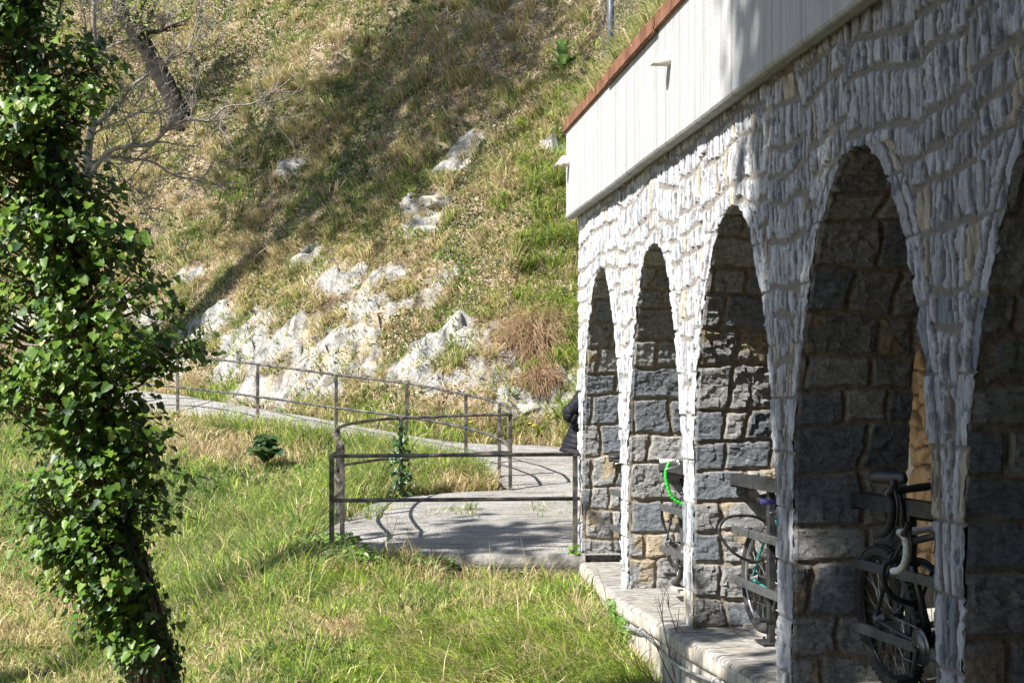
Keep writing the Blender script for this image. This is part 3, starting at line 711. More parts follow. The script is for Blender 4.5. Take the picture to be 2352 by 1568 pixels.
i = np.clip(np.searchsorted(gx_, p[:, 0]) - 1, 0, len(gx_) - 2); j = np.clip(np.searchsorted(gy_, p[:, 1]) - 1, 0, len(gy_) - 2)
cards(mb, p, .034, lc, rg, .7, SL[i, j])
lmat = Mat('dry_leaves').set(rough=.8); c_ = lmat.attr(); lmat.color(c_)
tag(mb.build('leaf_litter', lmat.m), 'brown fallen leaves lying over the hillside', 'leaf litter', kind='stuff')
mb = MB(); p = scatter(130000, -15, 3.5, 9.5, 41, rg); v = fbm(p[:, 0] * .8, p[:, 1] * .8, 345, 3); p = p[(v > -.02) & (rf(p) < .5)]
hc = np.array([(.10, .20, .03), (.07, .15, .03), (.18, .26, .05), (.13, .17, .07)])[rg.choice(4, len(p))] * rg.uniform(.7, 1.25, (len(p), 1)); p[:, 2] += rg.uniform(.02, .09, len(p))
cards(mb, p, .026 + .0009 * (p[:, 1:2] - 9), hc, rg, .8)
hm = Mat('herb_leaves').set(rough=.55, spec=.35); c_ = hm.attr(); hm.color(c_).translucent(c_, .3)
tag(mb.build('low_herbs', hm.m), 'small green herb leaves low among the grass', 'herbs', kind='stuff')

# --- stones and boulders
from mathutils import noise as mnoise
import bmesh
rkm = Mat('pale_rock').set(rough=.88, spec=.25)
f = rkm.noise(5, 8, .72); g = rkm.noise(22, 5, .7)
cc = rkm.ramp(f, [(.3, (.15, .147, .135)), (.42, (.34, .33, .305)), (.55, (.46, .45, .42)), (.75, (.54, .525, .49))])
cc = rkm.mix(cc, (.47, .36, .22), rkm.ramp(rkm.noise(2.5, 4), [(.55, 0), (.72, .6)]))
cc = rkm.mix(cc, (.10, .10, .085), rkm.ramp(g, [(.62, 0), (.72, .75)])); rkm.color(cc); rkm.bump(rkm.math('ADD', f, rkm.math('MULTIPLY', g, .35)), .08)
def rock_mesh(seed, sub=4, flat=.6):
    bm = bmesh.new(); bmesh.ops.create_icosphere(bm, subdivisions=sub, radius=1)
    r_ = np.random.default_rng(seed); pl_ = nrm(r_.normal(size=(9, 3))); dd_ = r_.uniform(.45, .85, 9); of = r_.uniform(-50, 50, 3)
    V = np.array([v.co[:] for v in bm.verts])
    for n_, d_ in zip(pl_, dd_):
        t = V @ n_ - d_; V = V - np.maximum(t, 0)[:, None] * n_ * .92
    for k_, v in enumerate(V):
        V[k_] = v * (1 + .13 * mnoise.noise(Vector(v * 2.2 + of)) + .06 * mnoise.noise(Vector(v * 6 + of)) + .03 * mnoise.noise(Vector(v * 14 + of)))
    V[:, 2] *= flat
    T = np.array([[q_.index for q_ in f_.verts] for f_ in bm.faces]); bm.free(); return V, T
def boulder(name, px, py, wpx, hpx, label, seed, cat='rock', group=None, depth=.8, sink=.15, y0=9.8, m_=None):
    c = ground_at(px, py, y0); s_ = c[1] / F; V, T = rock_mesh(seed)
    e_ = np.ptp(V, axis=0); V = (V - V.mean(0)) / e_ * np.array([wpx * s_, wpx * s_ * depth, hpx * s_ * 1.1])
    b = MB(); b.add(V, T); o = b.build(name, m_ or rkm.m); o.location = (c[0], c[1] + wpx * s_ * .12, c[2] - hpx * s_ * sink - .06 * (cat == 'rock' and name == 'boulder'))
    return tag(o, label, cat, group)
G_ = 'pale boulders breaking out of the hillside'
for a_ in [('boulder', 1078, 768, 80, 66, 'pale blocky boulder low on the slope below long grass, largest of the blocks', 1), ('boulder', 1163, 826, 62, 70, 'pale upright boulder beside the brown dead shrub near the building corner', 2),
           ('boulder', 1000, 474, 100, 38, 'long flat pale ledge of rock halfway up the hillside above the rock rib', 3), ('boulder', 702, 600, 74, 60, 'white jagged rock standing alone in the straw grass left of the rock rib', 4),
           ('boulder', 1200, 936, 96, 36, 'grey overhanging slab at the foot of the slope behind the corner of the railing', 5), ('boulder', 1268, 905, 56, 54, 'grey rock at the slope foot close to the person in the black jacket', 6),
           ('boulder', 662, 380, 64, 30, 'tilted grey rock slab alone in the shaded upper slope', 8),
           ('boulder', 1084, 340, 60, 26, 'small white rock high on the slope between the spouts and the shade', 9), ('boulder', 1084, 76, 20, 24, 'small white stone near the top of the picture on bare soil', 10),
           ('boulder', 985, 528, 84, 40, 'pale broken slab just below the long flat ledge', 12), ('boulder', 865, 305, 26, 22, 'small grey stone in the middle of the shaded slope', 13)]:
    boulder(*a_, group=G_)
boulder('stone', 1402, 1512, 86, 34, 'flat cream coloured stone lying in the grass beside the retaining wall', 21, depth=.55, sink=-.2)
# ================================================================ TREES AND PLANTS
IVY_V = np.array([(0, 0, 0), (.30, -.10, .05), (.52, .16, .11), (.36, .42, .07), (.34, .60, .08), (0, 1.0, -.06), (-.34, .60, .08), (-.36, .42, .07), (-.52, .16, .11), (-.30, -.10, .05), (0, .38, -.03)])
IVY_T = np.array([(10, i, (i + 1) % 10) for i in range(10)])
OVAL_V = np.array([(0, 0, 0), (.28, .3, .06), (.24, .65, .06), (0, 1, -.05), (-.24, .65, .06), (-.28, .3, .06), (0, .5, 0)]); OVAL_T = np.array([(6, i, (i + 1) % 6) for i in range(6)])
def leaves(mb, P, N, T, size, C, tv=(IVY_V, IVY_T)):
    """leaf polygons at P facing N with the tip along T"""
    V0, F0 = tv; n = len(P); N = nrm(N); T = nrm(T - (T * N).sum(1)[:, None] * N); X = np.cross(T, N)
    V = P[:, None] + size[:, None, None] * (V0[None, :, :1] * X[:, None] + V0[None, :, 1:2] * T[:, None] + V0[None, :, 2:] * N[:, None])
    f = (np.arange(n)[:, None, None] * len(V0) + F0[None]).reshape(-1, 3)
    mb.add(V.reshape(-1, 3), f, np.repeat(C, len(V0), 0))
def leafmat(name, rough=.35, tr=.25, spec=.5):
    m_ = Mat(name).set(rough=rough, spec=spec); c = m_.attr(); m_.color(c).translucent(m_.mix(c, (.8, 1, .3), .3), tr); return m_.m
bark = Mat('grey_bark').set(rough=.9); f = bark.noise(16, 6, .7, (1, 1, .25)); bark.color(bark.ramp(f, [(.3, (.10, .085, .065)), (.5, (.23, .205, .17)), (.72, (.36, .33, .29))])); bark.bump(f, .02)
dbark = Mat('dark_bark').set(rough=.95); f = dbark.noise(12, 6, .7, (1, 1, .3)); dbark.color(dbark.ramp(f, [(.35, (.012, .010, .008)), (.6, (.03, .024, .018)), (.8, (.055, .045, .035))])); dbark.bump(f, .03)
twig = Mat('pale_twig_bark').set(rough=.8); f = twig.noise(25, 4); twig.color(twig.ramp(f, [(.35, (.17, .15, .125)), (.65, (.36, .33, .29))]))
stem_ = plain('ivy_stem_bark', (.13, .085, .05), .9, wear=(.25, .18, .11), nscale=30)

# --- ivy covered tree, left front
TY = 8.0
rt = np.random.default_rng(31)
tl = crv([at(440, 2000, TY), at(398, 1780, TY), at(354, 1568, TY), at(334, 1450, TY), at(278, 1250, TY + .03), at(224, 1000, TY), at(180, 750, TY), at(140, 500, TY - .02), at(88, 250, TY), at(42, 0, TY), at(20, -200, TY), at(30, -420, TY)], 10)
tr_ = np.interp(np.linspace(0, 1, len(tl)), [0, .16, .27, .55, .82, 1], [.17, .12, .10, .095, .085, .05])
ivt = thing('ivy_covered_tree', 'leaning tree trunk clad from foot to top in glossy dark ivy, at the left edge', 'tree', tl[8] * np.array([1, 1, 0]) + np.array([0, 0, interp(GZ, *[np.array([q_]) for q_ in tl[8][:2]])[0]]))
LOC = np.array(ivt.location); LOC[2] -= .1; ivt.location = LOC
b = MB(); b.tube(tl - LOC, tr_ * (1 + .06 * np.sin(np.arange(len(tl)) * 1.3)), 18)
b.build('trunk', bark.m, ivt)
b = MB()
for k in range(16):
    a0 = rt.uniform(-2.6, .4); n = rt.integers(55, len(tl)); i_ = np.arange(n); ph = a0 + np.cumsum(rt.normal(size=n) * .09) + rt.uniform(-.012, .012) * i_
    rr = tr_[:n] + .012
    b.tube(tl[:n] + np.stack([np.cos(ph) * rr, np.sin(ph) * rr, 0 * ph], 1) - LOC, np.linspace(rt.uniform(.013, .024), .006, n), 6)
yR = [-2000, -1700, -1000, -300, -60, 0, 20, 60, 100, 150, 200, 250, 300, 350, 400, 430, 480, 540, 580, 610, 645, 700, 760, 820, 860, 900, 950, 1000, 1050, 1100, 1150, 1200, 1230, 1300, 1350, 1400, 1450, 1500, 1560]
xR = [60, 190, 250, 260, 120, 110, 110, 170, 245, 275, 270, 230, 215, 185, 200, 275, 315, 340, 325, 255, 400, 420, 475, 465, 320, 355, 372, 400, 360, 395, 400, 360, 258, 300, 310, 330, 355, 375, 390]
yL = [-2000, -1700, -60, 900, 950, 985, 1040, 1080, 1120, 1165, 1200, 1250, 1300, 1350, 1400, 1450, 1500, 1560]
xL = [-140, -260, -150, -60, -30, 60, 135, 50, -5, 15, 125, 80, 150, 110, 200, 215, 240, 275]
ncl = 600; cy_ = np.concatenate([rt.uniform(-50, 1500, ncl), rt.uniform(-480, -50, 150)])
cl = []
for y_ in cy_:
    l_, r_ = np.interp(y_, yL, xL), np.interp(y_, yR, xR)
    l_ += 22 * (y_ > 950) + rt.normal() * 14; r_ += rt.normal() * 14 - 30; x_ = l_ + (r_ - l_) * rt.beta(.9, .9); ctr = np.interp(y_, [-1900, -420, 0, 250, 500, 750, 1000, 1250, 1450, 1568], [-40, 30, 42, 88, 138, 180, 224, 278, 334, 354])
    hwid = max(abs((r_ - ctr) if x_ > ctr else (ctr - l_)), 40); u = min(abs(x_ - ctr) / hwid, 1)
    dm = min(hwid, 190) / F * TY * .85 * math.sqrt(max(1 - u * u, .03))
    dy = -dm * (1 - rt.uniform(0, 1) ** 1.6 * 1.7)
    lean_ = np.interp(y_, [-1900, -1300, -800, -420, 0], [0, 0, 0, 0, 0.]); p_ = at(x_, y_, TY + dy + lean_); base_ = at(ctr, y_ + abs(x_ - ctr) * .25 + 20, TY + lean_)
    if y_ > 1380 and rt.uniform() < .35: continue
    cl.append((p_, base_, u))
PV, NV, TV, SV, CV = [], [], [], [], []
for p_, base_, u in cl:
    d = p_ - base_; L = np.linalg.norm(d)
    if L > .2:
        mid = (p_ + base_) / 2 + np.array([0, 0, -.06]) + rt.normal(size=3) * .03
        b.tube(crv([base_, mid, p_], 5) - LOC, np.linspace(.011, .004, 11), 5)
    n = int(rt.integers(15, 30)); rad = rt.uniform(.045, .085)
    q_ = rt.normal(size=(n, 3)) * rad * np.array([1.15, 1., .8]) + p_
    out = nrm(d)[None] * 1.0 + np.array([-.25, -.35, .75]) + rt.normal(size=(n, 3)) * .55
    tip = nrm(d)[None] * .5 + np.array([0, -.1, -1.]) + rt.normal(size=(n, 3)) * .45
    PV.append(q_); NV.append(out); TV.append(tip); SV.append(.024 + .042 * rt.uniform(0, 1, n) ** 1.3)
    g_ = rt.uniform(0, 1, n)[:, None]; c_ = np.array([.032, .092, .012]) * (1 - g_) + np.array([.14, .24, .024]) * g_
    yel = rt.uniform(0, 1, n) < .06; c_[yel] = np.array([.22, .25, .04]); ol = rt.uniform(0, 1, n) < .14; c_[ol] = np.array([.022, .055, .02]); CV.append(c_ * rt.uniform(.85, 1.15))
# leaves hugging the trunk
n = 4600; i_ = rt.integers(12, len(tl), n); a_ = rt.uniform(0, 2 * np.pi, n); o_ = np.stack([np.cos(a_), np.sin(a_), 0 * a_], 1)
keep_ = rt.uniform(0, 1, n) < ss(14, 27, i_) * .9 + .12; i_, o_ = i_[keep_], o_[keep_]; n = len(i_)
PV.append(tl[i_] + o_ * (tr_[i_] + rt.uniform(.008, .05, n))[:, None] + rt.normal(size=(n, 3)) * .02); NV.append(o_ + np.array([0, 0, .4]) + rt.normal(size=(n, 3)) * .3); TV.append(np.array([0, 0, -1.]) + rt.normal(size=(n, 3)) * .5); SV.append(rt.uniform(.025, .05, n)); CV.append(np.array([.026, .08, .018]) * rt.uniform(.7, 1.5, (n, 1)))
lv = MB(); leaves(lv, np.vstack(PV) - LOC, np.vstack(NV), np.vstack(TV), np.concatenate(SV), np.vstack(CV))
lv.build('ivy_leaves', leafmat('ivy_leaf', .42, .22, .32), ivt)
b.build('ivy_stems', stem_, ivt)

# --- bare grey tree behind it
br = thing('bare_tree', 'leafless pale grey tree spreading twiggy branches to the right behind the ivy trunk', 'tree', at(275, 1100, 13.9))
BL = np.array(br.location); BL[2] = interp(GZ, BL[:1], BL[1:2])[0]; br.location = BL; rt = np.random.default_rng(41)
tw = MB(); tk = MB(); BY = 13.9
st0 = [np.array([BL[0], BL[1], BL[2] - .1]), np.array([at(262, 1300, BY)[0], BY, at(262, 1300, BY)[2]]), at(225, 1000, BY), at(188, 800, BY), at(180, 560, BY), at(195, 420, BY), at(205, 330, BY), at(225, 200, BY + .2), at(215, 40, BY + .2), at(230, -140, BY + .1)]
tk.tube(crv(st0, 8) - BL, np.linspace(.075, .02, 73), 10)
def twigs(pts, r0, depth, L):
    P = np.asarray(pts)
    n = int({2: 13, 1: 5, 0: 3}[depth] * (1.0 if depth < 2 else len(P) / 60 + .3))
    for _ in range(n):
        i = rt.integers(int(len(P) * .12), len(P) - 2); d = nrm(P[i + 1] - P[i])
        s_ = nrm(nrm(d * rt.uniform(.5, 1.) + rt.normal(size=3) * np.array([.7, .6, .7])) + np.array([.15, 0, .12]))
        ll = L * rt.uniform(.35, 1.1); q_ = [P[i]]; dd = s_
        for k in range(4): dd = nrm(dd + rt.normal(size=3) * .26 + np.array([.03, 0, .06])); q_.append(q_[-1] + dd * ll / 4)
        c = crv(q_, 3); rr = r0 * (1 - .6 * i / len(P))
        tw.tube(c - BL, np.linspace(max(rr * .55, .0036), .0020, len(c)), 4, cap=False)
        if depth > 0: twigs(c, rr * .5, depth - 1, ll * .6)
LIM = [([(200, 400), (215, 299), (246, 268), (281, 233), (299, 202), (334, 176), (378, 152), (398, 132), (433, 110), (448, 62), (457, 40)], .022),
       ([(196, 420), (246, 352), (299, 336), (347, 332), (378, 303), (413, 281), (448, 275), (483, 277), (518, 246), (576, 239), (615, 220), (659, 189)], .024),
       ([(190, 440), (237, 365), (303, 365), (352, 373), (395, 400), (435, 411), (466, 409), (497, 360), (540, 325)], .018),
       ([(190, 430), (220, 369), (264, 382), (286, 413), (316, 439), (334, 457)], .012), ([(205, 330), (228, 299), (308, 264), (373, 228), (400, 206)], .012),
       ([(225, 200), (240, 90), (262, 40), (300, -20)], .014), ([(222, 160), (200, 90), (190, 20), (150, -60)], .012), ([(230, 120), (270, 100), (330, 70), (400, 20)], .010)]
for pts, r0 in LIM:
    dy = rt.uniform(-.5, .2); P = [at(x_, y_, BY + dy * k / len(pts) + rt.uniform(-.05, .05)) for k, (x_, y_) in enumerate(pts)]
    c = crv(P, 6); tk.tube(c - BL, np.linspace(r0, .004, len(c)), 7); twigs(c, r0, 2, .62)
tk.build('trunk', twig.m, br); tw.build('twigs', twig.m, br)

# --- dark leaning tree on the slope
def gtree(name, label, base_, path, r0, r1, leafC, nleaf, lsize, spread, grp=None, mat=None, limbs=9, seed=1, clump=26, lm_=None):
    rt = np.random.default_rng(seed); o = thing(name, label, 'tree', base_, 0, grp); B = np.array(base_)
    P = crv(path, 8); t = MB(); t.tube(P - B, np.linspace(r0, r1, len(P)) * (1 + .08 * np.sin(np.arange(len(P)) * 2.1)), 12)
    ends = []
    for k in range(limbs):
        i = int(len(P) * rt.uniform(.35, .98)); d = nrm(rt.normal(size=3) * np.array([1, 1, .45]) + np.array([0, 0, .35])); ll = spread * rt.uniform(.5, 1.1)
        q_ = [P[i]]
        for _ in range(5): d = nrm(d + rt.normal(size=3) * .25 + np.array([0, 0, .08])); q_.append(q_[-1] + d * ll / 5)
        c = crv(q_, 4); t.tube(c - B, np.linspace(r0 * .3, .008, len(c)), 6); ends += [c[j] for j in range(6, len(c), 3)]
        for _ in range(3):
            j = rt.integers(5, len(c) - 1); d2 = nrm(rt.normal(size=3) + np.array([0, 0, .4])); e_ = c[j] + d2 * ll * .4; m2 = (c[j] + e_) / 2 + rt.normal(size=3) * .08 * ll
            t.tube(crv([c[j], m2, e_], 4) - B, np.linspace(r0 * .12, .005, 9), 5); ends += [e_, m2]
    t.build('trunk', mat or dbark.m, o)
    ends = np.array(ends); ci = rt.integers(0, len(ends), max(nleaf // clump, 1)); cc_ = ends[ci] + rt.normal(size=(len(ci), 3)) * spread * .16
    idx = np.repeat(np.arange(len(ci)), clump); n = len(idx); q_ = cc_[idx] + rt.normal(size=(n, 3)) * spread * .11
    l = MB(); leaves(l, q_ - B, rt.normal(size=(n, 3)) + np.array([-.3, -.3, .8]), rt.normal(size=(n, 3)) + np.array([0, 0, -.4]), lsize * rt.uniform(.6, 1.3, n), np.array(leafC) * rt.uniform(.6, 1.4, (n, 1)), (OVAL_V, OVAL_T))
    l.build('crown', lm_ or leafmat('crown_leaf_' + name, .5, .35), o); return o
gb = ground_at(418, 283, 14); Yt = gb[1]
gtree('leaning_tree', 'dark trunk leaning left on the upper slope with sparse fresh spring leaves', gb - np.array([0, 0, .1]),
      [gb - np.array([0, 0, .3]), at(400, 235, Yt), at(365, 165, Yt), at(335, 110, Yt - .1), at(300, 60, Yt - .2), at(272, 10, Yt - .3), at(255, -60, Yt - .3), at(225, -200, Yt - .4)], .27, .13, (.17, .24, .035), 1500, .085, 1.6, seed=52, limbs=11, clump=10)
# two more stems, small leafy sprouts at the far left of the slope
gb = ground_at(120, 200, 14)
gtree('sapling', 'thin sapling with pale spring leaves half hidden behind the top of the ivy tree', gb, [gb - np.array([0, 0, .2]), gb + np.array([.1, -.2, 1.2]), gb + np.array([.4, -.3, 2.6]), gb + np.array([.5, -.3, 4.2])], .06, .02, (.18, .25, .035), 900, .09, 1.3, seed=53, limbs=10, clump=9)

# --- tall trees to the left of the picture; they stand between the sun and the slope / the near end of the arcade
sd_ = np.array([-.8415, -.540, 1.0])
def shade_tree(x, y, ztop, zlow, rad, n, seed, label, size=.3, sparse=1.):
    rt = np.random.default_rng(seed); z0 = float(interp(GZ, np.array([x]), np.array([y]))[0]); o = thing('broadleaf_tree', label, 'tree', (x, y, z0), 0, 'tall trees left of the picture'); B = np.array([x, y, z0])
    P = crv([B + np.array([0, 0, -.3]), np.array([x + .1, y, (z0 + zlow) / 2]), np.array([x, y + .1, zlow + 1]), np.array([x, y, ztop - .5])], 6)
    t = MB(); t.tube(P - B, np.linspace(.32, .06, len(P)), 10)
    for k in range(26):
        h = rt.uniform(zlow, ztop - 1); a = rt.uniform(0, 6.28); e_ = np.array([x + math.cos(a) * rad * .85, y + math.sin(a) * rad * .85, h + rt.uniform(.2, 1.2)])
        t.tube(crv([np.array([x, y, h]), (np.array([x, y, h]) + e_) / 2 + np.array([0, 0, .25]), e_], 4) - B, np.linspace(.07, .015, 9), 5)
    t.build('trunk', dbark.m, o)
    nc = n // 30; h = rt.uniform(0, 1, nc); a = rt.uniform(0, 6.28, nc); rr = rad * np.sqrt(rt.uniform(.02, 1, nc)) * np.clip(np.minimum(h / .12, (1 - h) / .22), .25, 1) ** .5
    cc_ = np.stack([x + rr * np.cos(a), y + rr * np.sin(a), zlow + h * (ztop - zlow)], 1); idx = np.repeat(np.arange(nc), 30); m = len(idx)
    q_ = cc_[idx] + rt.normal(size=(m, 3)) * .38 * sparse
    l = MB(); leaves(l, q_ - B, rt.normal(size=(m, 3)) + np.array([0, 0, .5]), rt.normal(size=(m, 3)), size * rt.uniform(.6, 1.3, m), np.array([.05, .10, .025]) * rt.uniform(.6, 1.4, (m, 1)), (OVAL_V, OVAL_T))
    l.build('crown', leafmat('broad_leaf', .5, .2), o)
def sunpoint(X, Y, k): return X + sd_[0] * k, Y + sd_[1] * k
ex, ey = sunpoint(1.62, 9.05, 12.); pr_ = np.array([.54, -.8415])
for k, (d_, r_) in enumerate(((2.75, 2.9), (7.0, 3.0))):
    shade_tree(ex + pr_[0] * d_, ey + pr_[1] * d_, 18.5, 7.5, r_, 15000, 60 + k, ['dense leafy tree beyond the left edge of the picture, nearer to the ivy tree', 'dense leafy tree beyond the left edge of the picture, behind the viewer'][k], .34)
for k, (x_, y_, zt_, r_) in enumerate(((-6.5, -4.5, 11, 2.8), (-2.2, -5.5, 12, 3.0), (2.6, -5.2, 11.5, 2.8), (6.4, -3.6, 11, 2.7))):  # unseen trees added behind the camera to block sky light and darken the near arches
    shade_tree(x_, y_, zt_, .6, r_, 9000, 90 + k, ['dense bushy tree behind the viewer, far left', 'dense bushy tree behind the viewer, left of the middle', 'dense bushy tree behind the viewer, right of the middle', 'dense bushy tree behind the viewer, beside the near end of the arcade'][k], .36)
for k, (X_, Y_, z_, kk, r_, n_) in enumerate(((-3.6, 33.0, 9.9, 15, 4.0, 5200), (-.5, 16.0, .1, 10.5, .85, 300), (-1.6, 34.0, 11.4, 18, 2.4, 1400))):
    hx, hy = sunpoint(X_, Y_, kk); zc = z_ + .97 * kk
    shade_tree(hx, hy, zc + r_ * 1.2, zc - r_ * 1.2, r_, n_, 70 + k, ['tall airy tree on the slope outside the left edge, the largest of three', 'small airy tree on the bank outside the left edge, shading the platform', 'airy tree highest up the slope outside the left edge'][k], .30, 1.3)

# --- single plants
def rosette(name, label, base_, n, L, wd, C, seed, cat='plant', up=.5, stem=0, curl=.5, wav=0., group=None):
    """broad curved leaves round one crown, each a ribbed strip"""
    rt = np.random.default_rng(seed); b = MB(); cl_ = np.array(C)
    for k in range(n):
        a = k * 2.4 + rt.uniform(-.3, .3); h = (k / n) ** 1.3 * stem; ll = L * rt.uniform(.7, 1.1) * (1 - .45 * (k / n) * (stem > 0)); el = up * rt.uniform(.6, 1.5) + .5 * k / n
        m = 9; u = np.linspace(0, 1, m); ang = el - curl * 1.6 * u ** 1.5
        dx = np.concatenate([[0], np.cumsum(np.cos(ang[:-1]) * ll / (m - 1))]); dz = np.concatenate([[0], np.cumsum(np.sin(ang[:-1]) * ll / (m - 1))])
        wv_ = wd * np.sin(np.pi * np.clip(u * .93 + .07, 0, 1)) ** .8 * rt.uniform(.8, 1.2)
        rows = []
        for j in range(-2, 3):
            off = j / 2 * wv_; zz = dz + h + abs(j) / 2 * wv_ * .35 + (wav * np.sin(u * 17 + j * 2 + k) * abs(j) / 2 if wav else 0)
            rows.append(np.stack([dx * math.cos(a) - off * math.sin(a), dx * math.sin(a) + off * math.cos(a), zz], 1))
        V = np.stack(rows, 1); b.grid(V, np.tile(cl_ * rt.uniform(.75, 1.25), (V.shape[0], V.shape[1], 1)))
    if stem: b.tube([(0, 0, 0), (.01, 0, stem * .5), (0, .01, stem * 1.05)], [.02, .016, .008], 6, col=cl_ * .9)
    o = b.build(name, leafmat('leaf_' + name, .45, .25)); o.location = base_
    return tag(o, label, cat, group)
kb = ground_at(610, 1078, 14)
rosette('leafy_cabbage', 'dark blue-green wild cabbage with curly leaves on the bank below the path', kb + np.array([0, 0, .12]), 38, .46, .15, (.035, .10, .055), 81, up=.9, stem=.22, curl=.75, wav=.03)
mb_ = ground_at(1290, 165, 18)
rosette('mullein', 'green mullein plant with broad leaves on the slope above the rusted edging', mb_, 20, .50, .085, (.10, .22, .07), 82, up=.55, stem=.55, curl=.6)
mb_ = ground_at(386, 603, 16)
rosette('mullein', 'pale grey-green rosette lying flat on the slope right of the ivy tree', mb_ + np.array([0, 0, .05]), 13, .24, .05, (.26, .32, .19), 83, up=.5, stem=0, curl=.4)
# yellow flowers
for k, (x_, y_) in enumerate([(1227, 1003), (1218, 998), (1083, 998), (944, 985), (783, 563), (620, 680), (470, 826), (560, 680)]):
    p_ = ground_at(x_, y_ + 6, 16); b = MB(); hgt = .20
    b.tube([(0, 0, 0), (.01, 0, hgt)], .005, 5, col=(.12, .2, .04)); a = np.linspace(0, 2 * np.pi, 14, endpoint=False)
    rings = [np.stack([np.cos(a) * r_, np.sin(a) * r_, 0 * a + hgt + z_], 1) for r_, z_ in ((.006, -.004), (.040, .006), (.042, .016), (.02, .024))]
    b.loft(rings, col=(.72, .50, .02)); o = b.build('yellow_flower', leafmat('flower_yellow', .6, .2)); o.location = p_ + np.array([0, -.1, .03])
    tag(o, 'small yellow flower in the grass ' + ['beside the path near the person, lower of two', 'beside the path near the person, upper of two', 'behind the middle posts of the far railing', 'behind the front railing post with ivy', 'on the straw slope under the tree shade', 'left of the white rock on the slope', 'behind the ivy tree at the railing', 'right of the ivy tree on the rocks'][k], 'flower', 'yellow flowers in the grass')
# dead reddish twigs by the retaining wall
def stalks(name, label, base_, tips, r0, mat_, seed, cat='dry plant', twn=5):
    rt = np.random.default_rng(seed); b = MB(); B = np.array(base_)
    for t_ in tips:
        t_ = np.array(t_); m_ = (B + t_) / 2 + rt.normal(size=3) * .04; c = crv([B, m_, t_], 6); b.tube(c - B, np.linspace(r0, r0 * .35, len(c)), 5)
        for _ in range(twn):
            i = rt.integers(4, len(c) - 1); d = nrm(nrm(t_ - B) + rt.normal(size=3) * .55); e_ = c[i] + d * rt.uniform(.08, .25)
            b.tube(crv([c[i], (c[i] + e_) / 2 + rt.normal(size=3) * .015, e_], 3) - B, np.linspace(r0 * .5, r0 * .2, 7), 4)
    o = b.build(name, mat_); o.location = B; return tag(o, label, cat)
red = plain('red_brown_stem', (.17, .075, .045), .8, wear=(.27, .14, .09))
bb_ = at(1562, 1600, 10.55)
stalks('dry_stalks', 'bare reddish brown stalks standing in front of the retaining wall', bb_, [at(1512, 1372, 10.6), at(1530, 1375, 10.5), at(1490, 1440, 10.6), at(1560, 1395, 10.5), at(1575, 1440, 10.5), at(1450, 1480, 10.7)], .006, red, 91)
bb_ = at(930, 1300, 15.05)
o = stalks('weed', 'tall thin weed with few leaves growing at the platform edge', bb_, [at(912, 1190, 15.05), at(880, 1215, 15.1), at(945, 1215, 15.0)], .006, plain('weed_stem', (.14, .17, .06), .7), 92, 'weed', 4)
# creeping ivy and bramble over the platform's left corner
def leafpatch(name, label, ells, n, size, C, seed, cat='plant', zup=.12, group=None):
    rt = np.random.default_rng(seed); Ps = []
    for (x_, y_, rx, ry, yy) in ells:
        m = n // len(ells); r_ = np.sqrt(rt.uniform(0, 1, m)); a = rt.uniform(0, 6.28, m)
        for px, py in zip(x_ + rx * r_ * np.cos(a), y_ + ry * r_ * np.sin(a)): Ps.append(ground_at(px, py, yy))
    P = np.array(Ps); P[:, 2] += rt.uniform(.01, zup, len(P)); B = P.mean(0); b = MB()
    leaves(b, P - B, rt.normal(size=P.shape) * .5 + np.array([-.2, -.5, .8]), rt.normal(size=P.shape) + np.array([0, -.4, -.2]), size * rt.uniform(.6, 1.3, len(P)), np.array(C)[rt.integers(0, len(C), len(P))] * rt.uniform(.7, 1.3, (len(P), 1)))
    o = b.build(name, leafmat('leaf_' + name, .4, .25)); o.location = B; return tag(o, label, cat, group)
leafpatch('creeping_ivy', 'bright creeping ivy over the left corner of the platform by the front post', [(765, 1268, 60, 20, 12), (705, 1295, 50, 28, 12), (820, 1300, 50, 16, 12)], 1300, .055, [(.12, .20, .04), (.07, .15, .03), (.18, .26, .05)], 101, 'ivy', .16)
leafpatch('green_weeds', 'sparse green weeds at the foot of the stone platform edge', [(1000, 1318, 60, 10, 12), (1335, 1300, 26, 18, 12)], 260, .05, [(.13, .22, .04), (.09, .18, .03)], 102, 'weeds', .16)
leafpatch('green_weeds', 'small clump of green weeds against the retaining wall under the cable', [(1440, 1480, 24, 40, 9.8), (1418, 1452, 20, 20, 9.8)], 420, .045, [(.13, .24, .05), (.10, .20, .03)], 103, 'weeds', .3)
# brown dead shrubs hanging on the slope near the building
def dead_shrub(x_, y_, rad, seed, label):
    rt = np.random.default_rng(seed); c = ground_at(x_, y_, 18); b = MB(); n = 1100
    d = nrm(rt.normal(size=(n, 3)) * np.array([.8, .6, .6]) + np.array([-.2, -.4, -.75])); L = rad * rt.uniform(.5, 1.25, n)
    for d_, l_ in zip(d, L):
        r0_ = np.array([rt.normal() * .32 * rad, 0, 0]); r0_[1] = rt.normal() * .2 * rad; r0_[2] = float(interp(GZ, c[:1] + r0_[0], c[1:2] + r0_[1])[0]) - c[2]
        m_ = d_ * l_ * .55 + rt.normal(size=3) * .05 * rad + np.array([0, 0, .12 * rad]); b.tube(crv([r0_, r0_ + m_, r0_ + d_ * l_ + np.array([0, 0, -.15 * rad])], 2), [.005, .0045, .004, .003, .002], 3, cap=False)
    o = b.build('dead_shrub', plain('dead_twig', (.30, .19, .11), .9, wear=(.44, .31, .20), nscale=4)); o.location = c + np.array([0, -.1, .1]); tag(o, label, 'shrub', 'brown dead shrubs low on the slope')
dead_shrub(1222, 780, .75, 111, 'large brown dead shrub hanging over the rocks beside the building corner')
dead_shrub(1245, 872, .38, 113, 'brown dead shrub lowest on the slope, above the grey slab')

